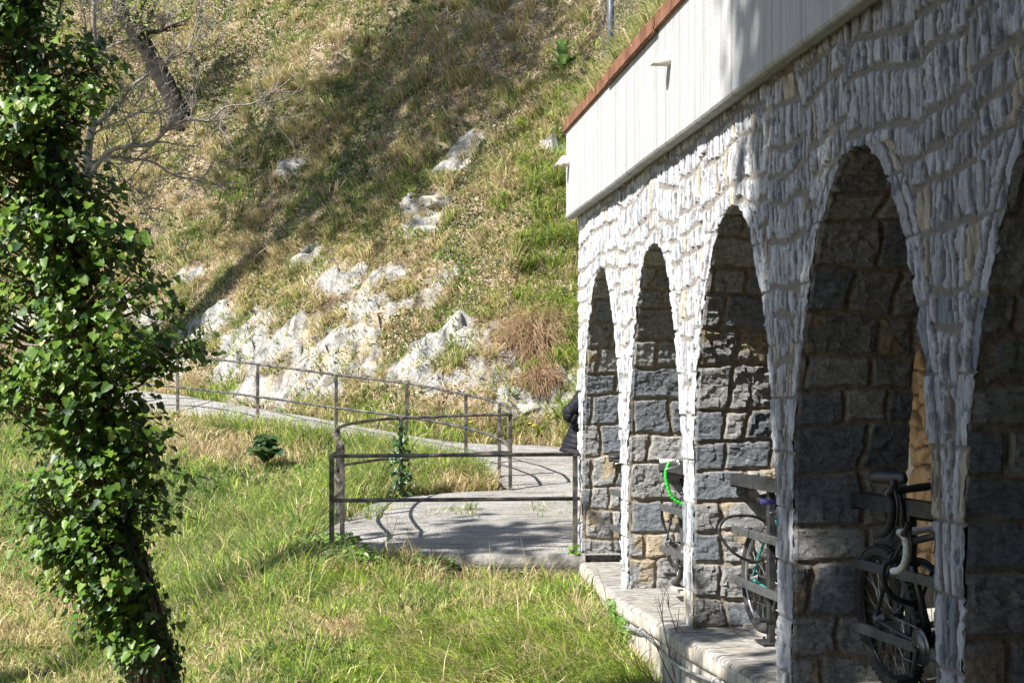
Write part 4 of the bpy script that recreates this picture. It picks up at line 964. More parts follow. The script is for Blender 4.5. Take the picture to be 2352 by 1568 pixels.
# --- green roof, its grass and the fence above
eb = MB(); sg_, tg_ = np.meshgrid(np.linspace(-.05, LEN, 120), np.linspace(-.155, 3.3, 26), indexing='ij')
roofz = lambda t: np.interp(t, [-.155, -.1, 0, .6, 1.6, 3.3], [4.70, 4.745, 4.80, 5.45, 5.85, 6.1])
zr = roofz(tg_) + .05 * fbm(sg_ * 2, tg_ * 2, 140, 3) * ss(-.1, .3, tg_)
Wp = np.stack([FO[0] + sg_ * ES[0] + tg_ * ET[0], FO[1] + sg_ * ES[1] + tg_ * ET[1], zr], -1)
eb.grid(Wp, np.tile(np.array([.16, .13, .08]), (120, 26, 1)), flip=False); tag(eb.build('roof_soil', tm.m), kind='structure')
rg = np.random.default_rng(150); mb = MB()
def roof_pts(n, t0, t1):
    s_ = rg.uniform(-.05, 8.5, n); t_ = rg.uniform(t0, t1, n); z_ = roofz(t_) - .01
    return np.stack([FO[0] + s_ * ES[0] + t_ * ET[0], FO[1] + s_ * ES[1] + t_ * ET[1], z_], 1)
outw = lambda p_: np.tile(np.array([-.9, -.3, -.1]), (len(p_), 1))
def rtufts(n, t0, t1, nb, L, fam, curl, dn):
    p = roof_pts(n, t0, t1); cnt = rg.integers(*nb, n); idx = np.repeat(np.arange(n), cnt); m = len(idx); a = rg.uniform(0, 6.28, m)
    q_ = p[idx] + np.stack([np.cos(a), np.sin(a), 0 * a], 1) * .05 * rg.uniform(0, 1, (m, 1)); D = nrm(np.stack([np.cos(a), np.sin(a), 0 * a], 1) * .6 + dn(q_) * .6 + rg.normal(size=(m, 3)) * .3)
    C = np.zeros((m, 3)); f_ = rg.choice(fam, n)[idx]
    for k in set(fam): mk = f_ == k; C[mk] = palette(mk.sum(), WL[k], rg)
    blades(mb, q_, L * rg.uniform(.6, 1.4, n)[idx] * rg.uniform(.5, 1.2, m), .009 * rg.uniform(.6, 1.3, m), D, rg.uniform(*curl, m), np.clip(C, .01, .8), rg)
rtufts(520, -.14, .15, (8, 18), .24, [2, 2, 3, 0], (.4, 1.1), outw)
rtufts(420, .0, .7, (14, 30), .36, [0, 1, 3, 2, 4], (.2, .9), outw)
rtufts(500, .4, 2.2, (10, 22), .5, [0, 1, 3], (.1, .8), flat)
tag(mb.build('roof_grass', gmat.m), 'green and straw grass growing on the arcade roof along the rusted edging', 'grass', kind='stuff')
pb = W(5.05, .02, 4.77)
rosette('broad_leaf_plant', 'dark green broad-leaved plant hanging over the rusted edging at the top of the picture', pb, 26, .34, .10, (.05, .13, .03), 84, up=.9, stem=.35, curl=.8, wav=.02)
fy = 15.04; fb = at(1403, 30, fy); fz = 5.0
fn = thing('wire_fence', 'grey metal fence post with chain link mesh above the arcade roof', 'fence', (fb[0], fb[1], fz))
gal = plain('grey_post_paint', (.07, .085, .105), .5, .1, wear=(.13, .15, .17), nscale=14)
b = MB(); b.tube([(0, 0, 0), (0, 0, 1.45)], .036, 12); b.build('post', gal, fn)
b = MB(); zt = .12
for dx in np.arange(-.3, 3.0, .08):
    for sgn in (-1, 1):
        z_ = np.arange(-.05, 1.31, .04); zig = dx + sgn * .04 * (np.abs((z_ / .08) % 2 - 1) - .5) * 2
        b.tube(np.stack([zig * .30 + .004 * sgn, -zig * .95 - .03, z_ + zt - .02], 1), .0022, 3, cap=False)
b.build('wire_mesh', gal, fn)
# ================================================================ RAILING
ral = plain('dark_rail_paint', (.040, .041, .043), .42, .25, wear=(.22, .19, .16), nscale=9, bump=.001)
rl = thing('railing', 'dark steel pipe railing with flat posts bending round the path corner and the platform', 'railing', at(1172, 1122, 19.7)); RB = np.array(rl.location)
TOPR = [(-260, 768, 29.4), (0, 787, 28.5), (210, 802, 27.8), (408, 817, 27), (590, 836, 24.9), (770, 860, 23.6), (933, 880, 22.6), (1070, 906, 21.5), (1145, 925, 20.6), (1166, 937, 20.1), (1173, 948, 19.75), (1165, 952, 19.66), (1100, 953, 19.6), (920, 960, 19.4), (855, 965, 18.9), (800, 974, 18.1), (774, 984, 17.4), (767, 994, 16.9), (772, 1006, 16.4), (784, 1020, 15.95), (779, 1034, 15.6), (763, 1046, 15.33)]
MIDR = [(-260, 845, 29.4), (0, 860, 28.5), (210, 874, 27.8), (408, 889, 27), (592, 911, 24.9), (772, 936, 23.6), (934, 957, 22.6), (1068, 982, 21.5), (1145, 1006, 20.6), (1166, 1022, 20.1), (1173, 1034, 19.75), (1165, 1037, 19.66), (1100, 1040, 19.6), (905, 1052, 19.4), (850, 1058, 18.9), (798, 1066, 18.1), (775, 1074, 17.4), (767, 1086, 16.9), (774, 1099, 16.4), (787, 1112, 15.95), (781, 1130, 15.6), (764, 1148, 15.33)]
for nm, L_ in (('top_rail', TOPR), ('mid_rail', MIDR)):
    b = MB(); b.tube(crv([at(*q_) for q_ in L_], 7) - RB, .021, 8)
    y0_ = L_[-1][1]; b.tube(np.array([at(758, y0_ + 1, 15.3), at(1331, y0_ - 3.5, 15.3)]) - RB, .0215, 8)
    b.build(nm, ral, rl)
for (x_, yt, Y_) in ((100, 795, 28.2), (262, 807, 27.6), (408, 817, 27), (592, 837, 24.9), (772, 860, 23.6), (934, 880, 22.6), (1070, 906, 21.5), (1147, 926, 20.6), (1172, 949, 19.7), (921, 959, 19.4), (776, 984, 17.35), (786, 1018, 15.9), (762, 1046, 15.3), (1321, 1044, 15.3)):
    t_ = at(x_, yt, Y_); g_ = float(interp(GZ, t_[:1], t_[1:2])[0]); b = MB()
    h_ = t_[2] - g_ + .25; b.box((t_[0] - RB[0], t_[1] - RB[1], t_[2] - h_ / 2 - RB[2] + .004), (.052, .052, h_)); b.build('post', ral, rl, smooth=False, bevel=.005)

# ivy climbing one railing post
rt = np.random.default_rng(120); c0 = at(921, 1000, 19.4); n = 480; h_ = rt.uniform(0, 1, n) ** .8
P = np.stack([c0[0] + rt.normal(size=n) * (.03 + .065 * h_), c0[1] - .03 + rt.normal(size=n) * (.04 + .05 * h_), c0[2] + .18 - h_ * 1.15], 1); k_ = rt.uniform(0, 1, n) < .25 + .75 * h_; P = P[k_]; n = len(P)
b = MB(); leaves(b, P - c0, rt.normal(size=(n, 3)) * .5 + np.array([-.3, -.8, .5]), rt.normal(size=(n, 3)) * .5 + np.array([0, 0, -1]), rt.uniform(.03, .07, n), np.array([.02, .06, .015]) * rt.uniform(.7, 1.6, (n, 1)))
o = b.build('climbing_ivy', leafmat('post_ivy', .4, .15)); o.location = c0; tag(o, 'dark ivy climbing the railing post in the middle of the inner railing', 'ivy')

# ================================================================ RACKS
rkp = plain('rack_paint', (.018, .019, .021), .5, .1, wear=(.05, .05, .053), nscale=20)
rkl = plain('rack_bar_grey', (.060, .063, .068), .55, .2, wear=(.12, .12, .122), nscale=20)
RL = ['bike rack of dark bars in the farthest arch, mostly hidden', 'dark bike rack in the second arch from the far end, below the green lock', 'dark bike rack with tall post in front of the teal bicycle', 'dark bike rack with tall post in front of the black knobbly tyred bicycle']
for i in range(4):
    s0 = ARCH[i] - .96; t0 = [.31, .31, .31, .38][i]; an = [.02, .02, .014, .066][i]; po = [.80, .80, .77, .64][i]; mid = .96 - po
    rk = thing('bike_rack', RL[i], 'bike rack', W(s0 + po, t0 + po * an, .02), FROT + an, 'bike racks between the pillars')
    def loc(s_, h): return (s_ - (s0 + .86), (0), h - .02)
    b = MB(); b.box((0, .012, .575), (.062, .045, 1.15)); b.build('post', rkp, rk, smooth=False, bevel=.004)
    b = MB(); b.box((-.03, -.0, .004), (.2, .13, .012)); b.tube([(-.11, 0, .01), (-.11, 0, .03)], .012, 6); b.build('base_plate', rkp, rk, smooth=False)
    b = MB(); b.box((mid, -.0, 1.145), (1.90, .095, .009)); b.box((mid, -.045, 1.105), (1.90, .008, .075)); b.box((mid - .945, .0, 1.10), (.01, .09, .10)); b.tube([(mid - .94, .015, 1.10), (mid - .91, .015, 1.10)], .014, 8); b.build('top_angle', rkp, rk, smooth=False)
    for h_ in (.735, .36):
        b = MB(); b.box((mid + .02, -.032, h_), (1.88, .036, .056)); b.build('bar', rkl, rk, smooth=False, bevel=.003)

# ================================================================ BICYCLES
rub = plain('tyre_rubber', (.028, .028, .028), .85, wear=(.06, .058, .055), nscale=40)
alu = plain('bare_aluminium', (.55, .56, .57), .32, .9, nscale=20)
blk = plain('black_parts', (.015, .015, .017), .42, wear=(.03, .03, .032))
chn = plain('chain_steel', (.14, .14, .14), .4, .8)
def torus(R0, r, n=56, m=8, ax=1.0, c=(0, 0, 0)):
    a = np.linspace(0, 2 * np.pi, n, endpoint=False); q = np.linspace(0, 2 * np.pi, m, endpoint=False)
    A, Q = np.meshgrid(a, q, indexing='ij'); rr = R0 + r * np.cos(Q)
    V = np.stack([rr * np.cos(A), r * ax * np.sin(Q), rr * np.sin(A)], -1) + np.array(c)
    i = np.arange(n)[:, None]; j = np.arange(m)[None]; i2 = (i + 1) % n; j2 = (j + 1) % m
    return V.reshape(-1, 3), np.stack([i * m + j, i2 * m + j, i2 * m + j2, i * m + j2], -1).reshape(-1, 4)
def bicycle(label, s, t, h, rz, sc_, frame_c, bar, grip_c, fat=.024, knob=False, rimm=None, lean=0., saddle_h=.96, sad=None, bar_w=.2, bar_h=.99, fx=1.0):
    bk = thing('bicycle', label, 'bicycle', W(s, t, h), FROT + rz, 'bicycles parked in the arcade'); bk.rotation_euler = (lean, 0, FROT + rz); bk.scale = (sc_,) * 3
    fm_ = plain('frame_paint', frame_c, .35, .0, wear=tuple(min(1, q * 1.3 + .01) for q in frame_c), nscale=50)
    RW = .34
    for cx in (0, fx):
        hub = MB(); hub.tube([(cx, -.06, RW), (cx, .06, RW)], .018, 10); hub.tube([(cx, -.032, RW), (cx, -.028, RW)], .03, 12)
        if cx == 0:
            for k in range(7): hub.tube([(0, -.045 - .005 * k, RW), (0, -.0425 - .005 * k, RW)], .052 - .005 * k, 20)
        w_ = hub.build('wheel', chn, bk)
        b = MB(); b.add(*torus(RW - fat, fat, 64, 10, .95, (cx, 0, RW)))
        if knob:
            for k in range(64):
                a = k / 64 * 2 * math.pi
                for yy in (-.6, 0, .6): b.box((cx + (RW - .002 - .006 * abs(yy)) * math.cos(a + yy * .05), yy * fat, RW + (RW - .002 - .006 * abs(yy)) * math.sin(a + yy * .05)), (.010, .012, .016), np.array([[math.cos(a), 0, -math.sin(a)], [0, 1, 0], [math.sin(a), 0, math.cos(a)]]))
        b.build('tyre', rub, w_)
        b = MB(); b.add(*torus(RW - 2 * fat - .006, .009, 64, 8, 1.1, (cx, 0, RW))); b.build('rim', rimm or alu, w_)
        b = MB()
        for k in range(28):
            a = k / 28 * 2 * math.pi; sd2 = 1 if k % 2 else -1; a2 = a + (.9 if k % 4 < 2 else -.9)
            b.tube([(cx + .022 * math.cos(a2), sd2 * .03, RW + .022 * math.sin(a2)), (cx + (RW - 2 * fat - .01) * math.cos(a), 0, RW + (RW - 2 * fat - .01) * math.sin(a))], .0013, 4, cap=False)
        b.build('spokes', alu, w_)
    BBp = (.42, 0, .28); ST = (.285, 0, .76); HT = (.80, 0, .82); HB = (.835, 0, .68)
    b = MB(); b.tube([BBp, ST], .0165, 10); b.tube([(.30, 0, .72), HT], .0165, 10); b.tube([BBp, HB], .019, 10); b.tube([(.79, 0, .855), HB], .022, 10); b.tube([(.42, -.036, .28), (.42, .036, .28)], .024, 12)
    for sgn in (-1, 1):
        b.tube(crv([(0, sgn * .062, RW), (.2, sgn * .05, .31), (.42, sgn * .022, .28)], 4), .010, 8); b.tube(crv([(0, sgn * .062, RW), (.16, sgn * .052, .57), (.29, sgn * .014, .735)], 4), .0085, 8)
    b.build('frame', fm_, bk)
    b = MB()
    for sgn in (-1, 1): b.tube(crv([(.845, sgn * .03, .65), (.875, sgn * .052, .60), (.95, sgn * .055, .46), (fx, sgn * .055, RW)], 4), np.linspace(.016, .009, 13), 8)
    b.tube([(.83, 0, .69), (.85, 0, .645)], .018, 8); b.box((.847, 0, .648), (.03, .09, .03)); b.build('fork', blk if bar == 'drop' else fm_, bk)
    b = MB(); b.tube([ST, (.25, 0, saddle_h - .03)], .0135, 8); b.tube([(.287, 0, .745), (.283, 0, .765)], .022, 10); b.build('seat_post', blk, bk)
    rings = []
    for x_, w2, z0, z1 in ((-.14, .03, 0, .02), (-.13, .062, -.01, .035), (-.09, .074, -.012, .045), (-.03, .058, -.012, .042), (.04, .030, -.012, .036), (.11, .021, -.01, .034), (.135, .012, -.005, .024)):
        a = np.linspace(0, 2 * np.pi, 14, endpoint=False)
        rings.append(np.stack([np.full(14, .20 + x_), w2 * np.cos(a), saddle_h + np.where(np.sin(a) > 0, z1 * np.sin(a) ** .6 if False else z1 * np.abs(np.sin(a)) ** .6, z0 * np.abs(np.sin(a)) * 2.2)], 1))
    b = MB(); b.loft(rings); b.tube([(.10, .025, saddle_h - .012), (.31, .012, saddle_h - .01)], .004, 5); b.tube([(.10, -.025, saddle_h - .012), (.31, -.012, saddle_h - .01)], .004, 5); b.build('saddle', sad or plain('saddle_black', (.018, .018, .02), .38), bk)
    b = MB(); b.tube([(.787, 0, .85), (.775, 0, bar_h - .04)], .016, 8); b.tube([(.775, 0, bar_h - .035), (.86, 0, bar_h)], .016, 8)
    if bar == 'flat':
        hbp = crv([(.835, -.31, bar_h + .012), (.845, -.2, bar_h + .012), (.86, -.06, bar_h), (.86, .06, bar_h), (.845, .2, bar_h + .012), (.835, .31, bar_h + .012)], 5); b.tube(hbp, .0112, 8)
        hb = b.build('handlebar', alu if bar == 'flat' and grip_c != (.02, .02, .02) else blk, bk)
        gm_ = plain('grip', grip_c, .6)
        for sgn in (-1, 1):
            b = MB(); b.tube([(.834, sgn * .315, bar_h + .012), (.838, sgn * .26, bar_h + .012), (.843, sgn * .20, bar_h + .012)], [.018, .0165, .016], 12); b.build('grip', gm_, hb)
            b = MB(); b.box((.852, sgn * .178, bar_h + .004), (.035, .03, .034)); b.tube(crv([(.865, sgn * .172, bar_h), (.905, sgn * .185, bar_h - .018), (.915, sgn * .23, bar_h - .03), (.905, sgn * .29, bar_h - .045)], 4), [.007] * 6 + [.0055] * 7, 6); b.build('brake_lever', alu, hb)
        cab = [crv([(.87, sgn * .17, bar_h), (.96, sgn * .12, bar_h + .03), (.94, sgn * .03, bar_h - .08), (.86, sgn * .02, .74)], 6) for sgn in (-1, 1)]
    else:
        hb = b.build('handlebar', blk, bk); tm_ = plain('bar_tape', grip_c, .75, bump=.002, nscale=60)
        for sgn in (-1, 1):
            pts = crv([(.86, 0, bar_h), (.86, sgn * (bar_w - .08), bar_h), (.865, sgn * (bar_w - .01), bar_h), (.90, sgn * (bar_w + .005), bar_h + .002), (.945, sgn * (bar_w + .008), bar_h - .012), (.962, sgn * (bar_w + .012), bar_h - .07), (.935, sgn * (bar_w + .018), bar_h - .13), (.88, sgn * (bar_w + .022), bar_h - .16), (.82, sgn * (bar_w + .025), bar_h - .17)], 6)
            b = MB(); b.tube(pts, .016 + .0012 * np.sin(np.arange(len(pts)) * 2.2), 10); b.build('grip', tm_, hb)
            b = MB(); b.tube(crv([(.935, sgn * (bar_w + .008), bar_h - .002), (.975, sgn * (bar_w + .006), bar_h + .02), (.995, sgn * (bar_w + .005), bar_h + .055)], 4), [.017, .019, .019, .019, .018, .017, .017, .016, .012], 8); b.tube(crv([(.99, sgn * (bar_w + .005), bar_h + .02), (1.005, sgn * (bar_w + .005), bar_h - .04), (.985, sgn * (bar_w + .008), bar_h - .12)], 4), .007, 6); b.build('brake_lever', blk, hb)
        cab = [crv([(.98, sgn * .2, bar_h + .04), (1.02, sgn * .1, bar_h + .05), (.95, sgn * .04, bar_h - .07), (.86, sgn * .02, .74)], 6) for sgn in (-1, 1)]
    b = MB()
    for c in cab: b.tube(c, .0028, 5)
    b.build('cable', blk, bk)
    b = MB(); b.tube([(.42, -.05, .28), (.42, -.046, .28)], .085, 28); b.tube([(.42, -.058, .28), (.42, -.046, .28)], .062, 24); b.tube([(.42, -.066, .28), (.42, .066, .28)], .012, 8); b.tube([(.42, -.065, .28), (.34, -.07, .13)], [.012, .009], 8, cap=False); b.tube([(.42, .065, .28), (.50, .07, .43)], [.012, .009], 8, cap=False); b.build('crankset', chn, bk)
    for (px_, py_, pz_) in ((.34, -.115, .13), (.50, .115, .43)): 
        b = MB(); b.box((px_, py_, pz_), (.09, .085, .022)); b.build('pedal', blk, bk, smooth=False)
    b = MB(); b.tube([(.02, -.052, RW + .048), (.42, -.052, .28 + .082)], .004, 5); b.tube([(.03, -.052, RW - .14), (.42, -.052, .28 - .082)], .004, 5); b.tube([(.0, -.055, RW - .04), (.03, -.055, RW - .14)], .010, 6); b.build('chain', chn, bk)
    return bk
bicycle('old teal bicycle with purple grips and black saddle', (15.5 - 10.30) / CS - .02, .395, .03, .05, 1.14, (.012, .19, .165), 'flat', (.10, .07, .30), .025, saddle_h=.85, bar_h=.88)
bicycle('black drop bar bicycle with knobbly tyres behind the nearest rack', (15.5 - 8.10) / CS + .03, .47, .06, .03, 1.23, (.018, .022, .028), 'drop', (.016, .016, .017), .028, True, blk, saddle_h=1.0, bar_h=1.02, bar_w=.34, fx=.92, lean=.11)
bicycle('dark road bicycle with white bar tape behind the black knobbly tyred one', 7.56, .66, .05, .0, 1.14, (.03, .035, .04), 'drop', (.60, .59, .56), .016, saddle_h=.90, bar_h=.93, bar_w=.46, fx=.94, lean=.09)
bicycle('bicycle with silver handlebar and white grips above the green lock', (15.5 - 12.98) / CS, .415, .03, .0, 1.14, (.05, .05, .06), 'flat', (.66, .66, .64), .024, saddle_h=.9, bar_h=1.02)
bicycle('bicycle with black grips and silver brake lever in the farthest arch', (15.5 - 14.98) / CS, .40, .03, .0, 1.12, (.02, .03, .07), 'flat', (.02, .02, .02), .024, saddle_h=.9, bar_h=1.0)

def lock(name, label, pts, r_, mat_, seg=8, twist=0.):
    c = crv(pts, seg); b = MB(); rr = r_ * (1 + twist * np.sin(np.arange(len(c)) * 1.9)); b.tube(c - c[0], rr, 8); o = b.build(name, mat_); o.location = c[0]; return tag(o, label, 'bike lock')
lock('cable_lock', 'black cable lock looped round the rear wheel of the teal bicycle', [at(1748, 1285, 10.2), at(1730, 1290, 10.15), at(1690, 1272, 10.1), at(1660, 1240, 10.1), at(1652, 1212, 10.1), at(1668, 1190, 10.15), at(1700, 1183, 10.2), at(1735, 1186, 10.25), at(1755, 1196, 10.3)], .011, plain('lock_black', (.02, .02, .021), .4, wear=(.06, .06, .06)))
lock('cable_lock', 'bright green twisted lock hanging from the silver handlebar', [at(1537, 1062, 12.0), at(1529, 1085, 12.0), at(1532, 1110, 12.0), at(1540, 1135, 12.0), at(1556, 1152, 12.0), at(1585, 1160, 12.0), at(1600, 1145, 12.05)], .015, plain('lock_green', (.02, .42, .03), .35, wear=(.05, .55, .06)), 10, .16)
lock('cable_lock', 'thick black cable lock hanging in a loop from the post of the nearest rack', [at(2110, 1296, 7.7), at(2080, 1290, 7.68), at(2052, 1287, 7.66), at(2034, 1296, 7.66), at(2028, 1318, 7.66), at(2034, 1345, 7.66), at(2052, 1370, 7.68), at(2080, 1382, 7.7), at(2115, 1390, 7.75)], .016, plain('lock_dull', (.016, .017, .02), .5))

# steel cable along the retaining wall
def onwall(px, py, extra=.045):
    k = (px - 1176) / F; Y_ = 11.
    for _ in range(12): Y_ = (FO[0] + FO[1] * TA - (poff(Y_) - .03 + extra) / CS) / (k + TA)
    return at(px, py, Y_)
cb = [onwall(*q_) for q_ in [(1436, 1439), (1456, 1445), (1475, 1449), (1500, 1472), (1527, 1504), (1565, 1533), (1614, 1555), (1645, 1566), (1700, 1592)]]
cbt = thing('steel_cable', 'galvanised steel cable held by eye bolts along the retaining wall', 'cable', cb[2]); b = MB(); b.tube(crv(cb, 6) - cb[2], .0125, 8); b.build('cable', plain('galvanised', (.30, .31, .32), .45, .6), cbt)
for k in (2, 7):
    b = MB(); V, T = torus(.028, .007, 20, 8); b.add(V + (cb[k] - cb[2]), T); e_ = cb[k] - cb[2]; b.tube([e_ + np.array([.02, 0, 0]), e_ + np.array([.11, .02, 0])], .007, 6); b.build('eye_bolt', plain('galvanised_bolt', (.36, .37, .38), .45, .6), cbt)

# ================================================================ PERSON beyond the far end of the arcade, in a quilted jacket
px0, py0 = .885, 17.3; gz0 = float(interp(PZ, np.array([px0]), np.array([py0]))[0]); PS = 1.12
def skinbody(name, J, E, rad, mat_, root):
    me = bpy.data.meshes.new(name); me.from_pydata([tuple(j) for j in J], E, []); o = bpy.data.objects.new(name, me); col.objects.link(o)
    m_ = o.modifiers.new('skin', 'SKIN'); m_.use_smooth_shade = True
    for k, v in enumerate(me.skin_vertices[0].data): v.radius = (rad[k], rad[k]) if np.isscalar(rad[k]) else rad[k]; v.use_root = (k == root)
    s_ = o.modifiers.new('sub', 'SUBSURF'); s_.levels = 1; s_.render_levels = 2; me.materials.append(mat_); return o
skin = plain('skin', (.50, .31, .22), .5, wear=(.55, .35, .26), nscale=20)
# metres of a 1.72 m figure, facing +x, leaning a little forward
J = [(0, 0, .92), (.02, 0, 1.10), (.05, 0, 1.28), (.075, 0, 1.42), (.10, 0, 1.50), (.125, 0, 1.58), (.135, 0, 1.66),
     (.07, .17, 1.40), (-.12, .23, 1.15), (.10, .20, 1.02), (.17, .17, 1.00), (.07, -.17, 1.40), (-.12, -.23, 1.15), (.10, -.20, 1.02), (.17, -.17, 1.00),
     (0, .09, .86), (.03, .10, .48), (-.02, .10, .09), (.13, .11, .04), (0, -.09, .86), (.06, -.10, .48), (.06, -.10, .09), (.21, -.11, .04)]
E = [(0, 1), (1, 2), (2, 3), (3, 4), (4, 5), (5, 6), (3, 7), (7, 8), (8, 9), (9, 10), (3, 11), (11, 12), (12, 13), (13, 14), (0, 15), (15, 16), (16, 17), (17, 18), (0, 19), (19, 20), (20, 21), (21, 22)]
rad = [.13, .12, .13, .08, .052, .085, .085, .06, .045, .032, .035, .06, .045, .032, .035, .085, .055, .04, .035, .085, .055, .04, .035]
# fingers: five chains on each hand
for (hi, sg_y) in ((10, 1), (14, -1)):
    hx, hy, hz = J[hi]
    for f_ in range(5):
        base_i = len(J); off = (f_ - 1.5) * .018 if f_ < 4 else -.045
        L_ = [.070, .078, .072, .058, .05][f_]
        if f_ < 4: pts = [(hx + .035, hy + sg_y * .01, hz + .02 - (f_) * .017), (hx + .035 + L_ * .55, hy - sg_y * .008, hz + .014 - f_ * .018), (hx + .03 + L_ * .85, hy - sg_y * .035, hz + .005 - f_ * .018)]
        else: pts = [(hx + .005, hy - sg_y * .03, hz + .028), (hx + .03, hy - sg_y * .05, hz + .034), (hx + .055, hy - sg_y * .055, hz + .03)]
        J += pts; E += [(hi, base_i), (base_i, base_i + 1), (base_i + 1, base_i + 2)]; rad += [.010, .009, .008]
pr = skinbody('person', J, E, rad, skin, 0); pr.location = (px0, py0, gz0); pr.scale = (PS,) * 3; pr.rotation_euler = (0, 0, R(-14))
tag(pr, 'person in a black quilted jacket, half hidden behind the far corner of the arcade', 'person')
jk = Mat('quilted_jacket').set(rough=.62, spec=.22); jk.color(jk.mix((.006, .007, .011), (.012, .013, .019), jk.noise(30, 3))); jk.bump(jk.noise(26, 4, .6, (1, 1, 2)), .01)
def puff(rings_c, n=30, per=.052):
    """quilted tube: rows of (centre, rx, ry, tangent z) with bulging baffles"""
    C_ = crv([r_[:3] for r_ in rings_c], 14); RX = np.interp(np.linspace(0, 1, len(C_)), np.linspace(0, 1, len(rings_c)), [r_[3] for r_ in rings_c]); RY = np.interp(np.linspace(0, 1, len(C_)), np.linspace(0, 1, len(rings_c)), [r_[4] for r_ in rings_c])
    d = np.concatenate([[0], np.cumsum(np.linalg.norm(np.diff(C_, axis=0), axis=1))]); l = np.arange(0, d[-1], per / 7); c = np.stack([np.interp(l, d, C_[:, k]) for k in range(3)], 1); rx = np.interp(l, d, RX); ry = np.interp(l, d, RY)
    bul = .010 * np.abs(np.sin(np.pi * l / per)) ** .6
    T = nrm(np.gradient(c, axis=0)); a = np.linspace(0, 2 * np.pi, n, endpoint=False)
    U = nrm(np.array([1., 0, 0]) - (T * np.array([1., 0, 0])).sum(1)[:, None] * T) if abs(T[0][0]) < .8 else nrm(np.array([0, 0, 1.]) - (T * np.array([0, 0, 1.])).sum(1)[:, None] * T); Vv = np.cross(T, U)
    wr = 1 + .03 * np.sin(a * 5 + 1)[None] * np.sin(l * 40)[:, None]
    return c[:, None] + ((rx + bul)[:, None] * wr * np.cos(a)[None])[..., None] * U[:, None] + ((ry + bul)[:, None] * wr * np.sin(a)[None])[..., None] * Vv[:, None]
b = MB(); b.loft(puff([(-.045, 0, .70, .235, .27), (-.03, 0, .80, .20, .25), (.0, 0, .95, .165, .215), (.02, 0, 1.10, .145, .205), (.045, 0, 1.26, .15, .215), (.068, 0, 1.38, .125, .185), (.09, 0, 1.44, .078, .09), (.10, 0, 1.50, .075, .08)]), cap=False)
for sg_y in (1, -1): b.loft(puff([(.07, .12 * sg_y, 1.39, .075, .08), (.04, .20 * sg_y, 1.33, .085, .085), (-.04, .245 * sg_y, 1.22, .078, .078), (-.115, .25 * sg_y, 1.13, .075, .078), (-.02, .235 * sg_y, 1.07, .066, .068), (.09, .20 * sg_y, 1.025, .055, .055)]))
b.build('jacket', jk.m, pr)
b = MB(); b.box((-.275, .03, .70), (.012, .012, .03)); b.build('zip_pull', alu, pr, smooth=False)
jean = plain('dark_trousers', (.025, .03, .045), .8, wear=(.04, .045, .06))
b = MB()
for sg_y, kx, fx_ in ((1, .03, -.02), (-1, .06, .06)): b.tube(crv([(0, .085 * sg_y, .90), (.01, .095 * sg_y, .7), (kx, .10 * sg_y, .48), ((kx + fx_) / 2, .10 * sg_y, .28), (fx_, .10 * sg_y, .08)], 5), np.interp(np.linspace(0, 1, 21), [0, .3, .6, 1], [.115, .098, .075, .068]), 14)
b.build('trousers', jean, pr)
for sg_y, fx_ in ((1, -.02), (-1, .06)):
    b = MB(); rings = []
    for x_, w_, h_ in ((-.07, .03, .06), (-.06, .04, .10), (0, .045, .11), (.08, .048, .075), (.16, .046, .055), (.20, .025, .04)):
        a = np.linspace(0, 2 * np.pi, 14, endpoint=False); rings.append(np.stack([np.full(14, fx_ + x_), .105 * sg_y + w_ * np.cos(a), np.maximum(h_ * .5 + h_ * .5 * np.sin(a), 0)], 1))
    b.loft(rings); b.build('shoe', blk, pr)
# face and hair
a = np.linspace(0, 2 * np.pi, 20, endpoint=False); ph = np.linspace(-1.45, 1.45, 14)
b = MB(); b.loft([np.stack([.135 - .018 + .100 * np.cos(p_) * np.cos(a) - .004, .083 * np.cos(p_) * np.sin(a), 1.645 + .105 * np.sin(p_) + np.where(np.cos(a) > .3, .03 * np.cos(a) * np.cos(p_), -.02 * np.cos(p_))], 1) for p_ in ph]); b.build('hair', plain('brown_hair', (.06, .035, .02), .6, nscale=60), pr)
b = MB(); b.loft([np.stack([np.full(8, .205 + dx), r_ * .9 * np.cos(np.linspace(0, 2 * np.pi, 8, endpoint=False)), 1.598 + dz + r_ * np.sin(np.linspace(0, 2 * np.pi, 8, endpoint=False))], 1) for dx, r_, dz in ((-.01, .018, .01), (.012, .014, 0), (.022, .006, -.004))]); b.build('nose', skin, pr)
b = MB()
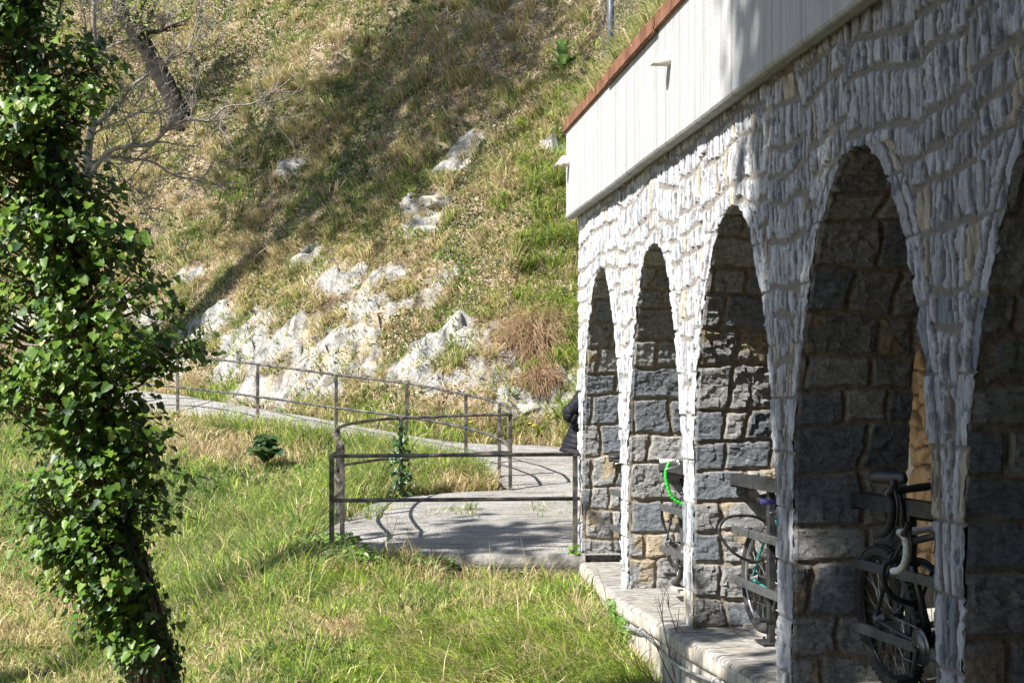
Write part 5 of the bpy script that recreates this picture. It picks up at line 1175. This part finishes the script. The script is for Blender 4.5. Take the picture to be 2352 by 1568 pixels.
for sg_y in (1, -1): b.add(torus(.0001, .011, 10, 8, 1)[0] + np.array([.203, .032 * sg_y, 1.625]), torus(.0001, .011, 10, 8, 1)[1])
b.build('eyes', plain('eye_dark', (.05, .04, .035), .2), pr)
b = MB(); b.tube(crv([(.204, .024, 1.555), (.213, 0, 1.553), (.204, -.024, 1.555)], 4), .006, 6); b.build('mouth', plain('lip', (.40, .16, .13), .5), pr)
b = MB()
for sg_y in (1, -1): b.add(torus(.016, .007, 14, 8, 1)[0] + np.array([.12, .085 * sg_y, 1.61]), torus(.016, .007, 14, 8, 1)[1])
b.build('ears', skin, pr)

# ================================================================ LIGHT, SKY, CAMERA
wd = bpy.data.worlds.new('World'); sc.world = wd; wd.use_nodes = True; nt = wd.node_tree
sk = nt.nodes.new('ShaderNodeTexSky'); sk.sky_type = 'NISHITA'; sk.sun_disc = False
az = math.atan2(sd_[0], sd_[1]); el = math.atan2(sd_[2], math.hypot(sd_[0], sd_[1]))
sk.sun_elevation = el; sk.sun_rotation = az; sk.altitude = 300; sk.air_density = 1.0; sk.dust_density = .6
bg = nt.nodes['Background']; bg.inputs[1].default_value = .08; nt.links.new(sk.outputs[0], bg.inputs[0])
su = bpy.data.lights.new('sun', 'SUN'); su.energy = 5.0; su.angle = R(.53); su.color = (1, .955, .88)
so = bpy.data.objects.new('sun', su); col.objects.link(so); so.rotation_euler = Vector(-sd_).to_track_quat('-Z', 'Y').to_euler(); so.location = (-20, -10, 30)
cd = bpy.data.cameras.new('camera'); cd.lens = 50.0; cd.sensor_width = 36; cd.shift_y = (925 - 784) / 2352; cd.clip_start = .05; cd.clip_end = 500
co = bpy.data.objects.new('camera', cd); col.objects.link(co); co.location = (0, 0, EYE); co.rotation_euler = (R(90), 0, 0); sc.camera = co
sc.view_settings.view_transform = 'Standard'; sc.view_settings.look = 'None'; sc.view_settings.exposure = 1.22; sc.view_settings.gamma = 1
sc.cycles.use_denoising = True; sc.cycles.max_bounces = 8; sc.cycles.transparent_max_bounces = 8
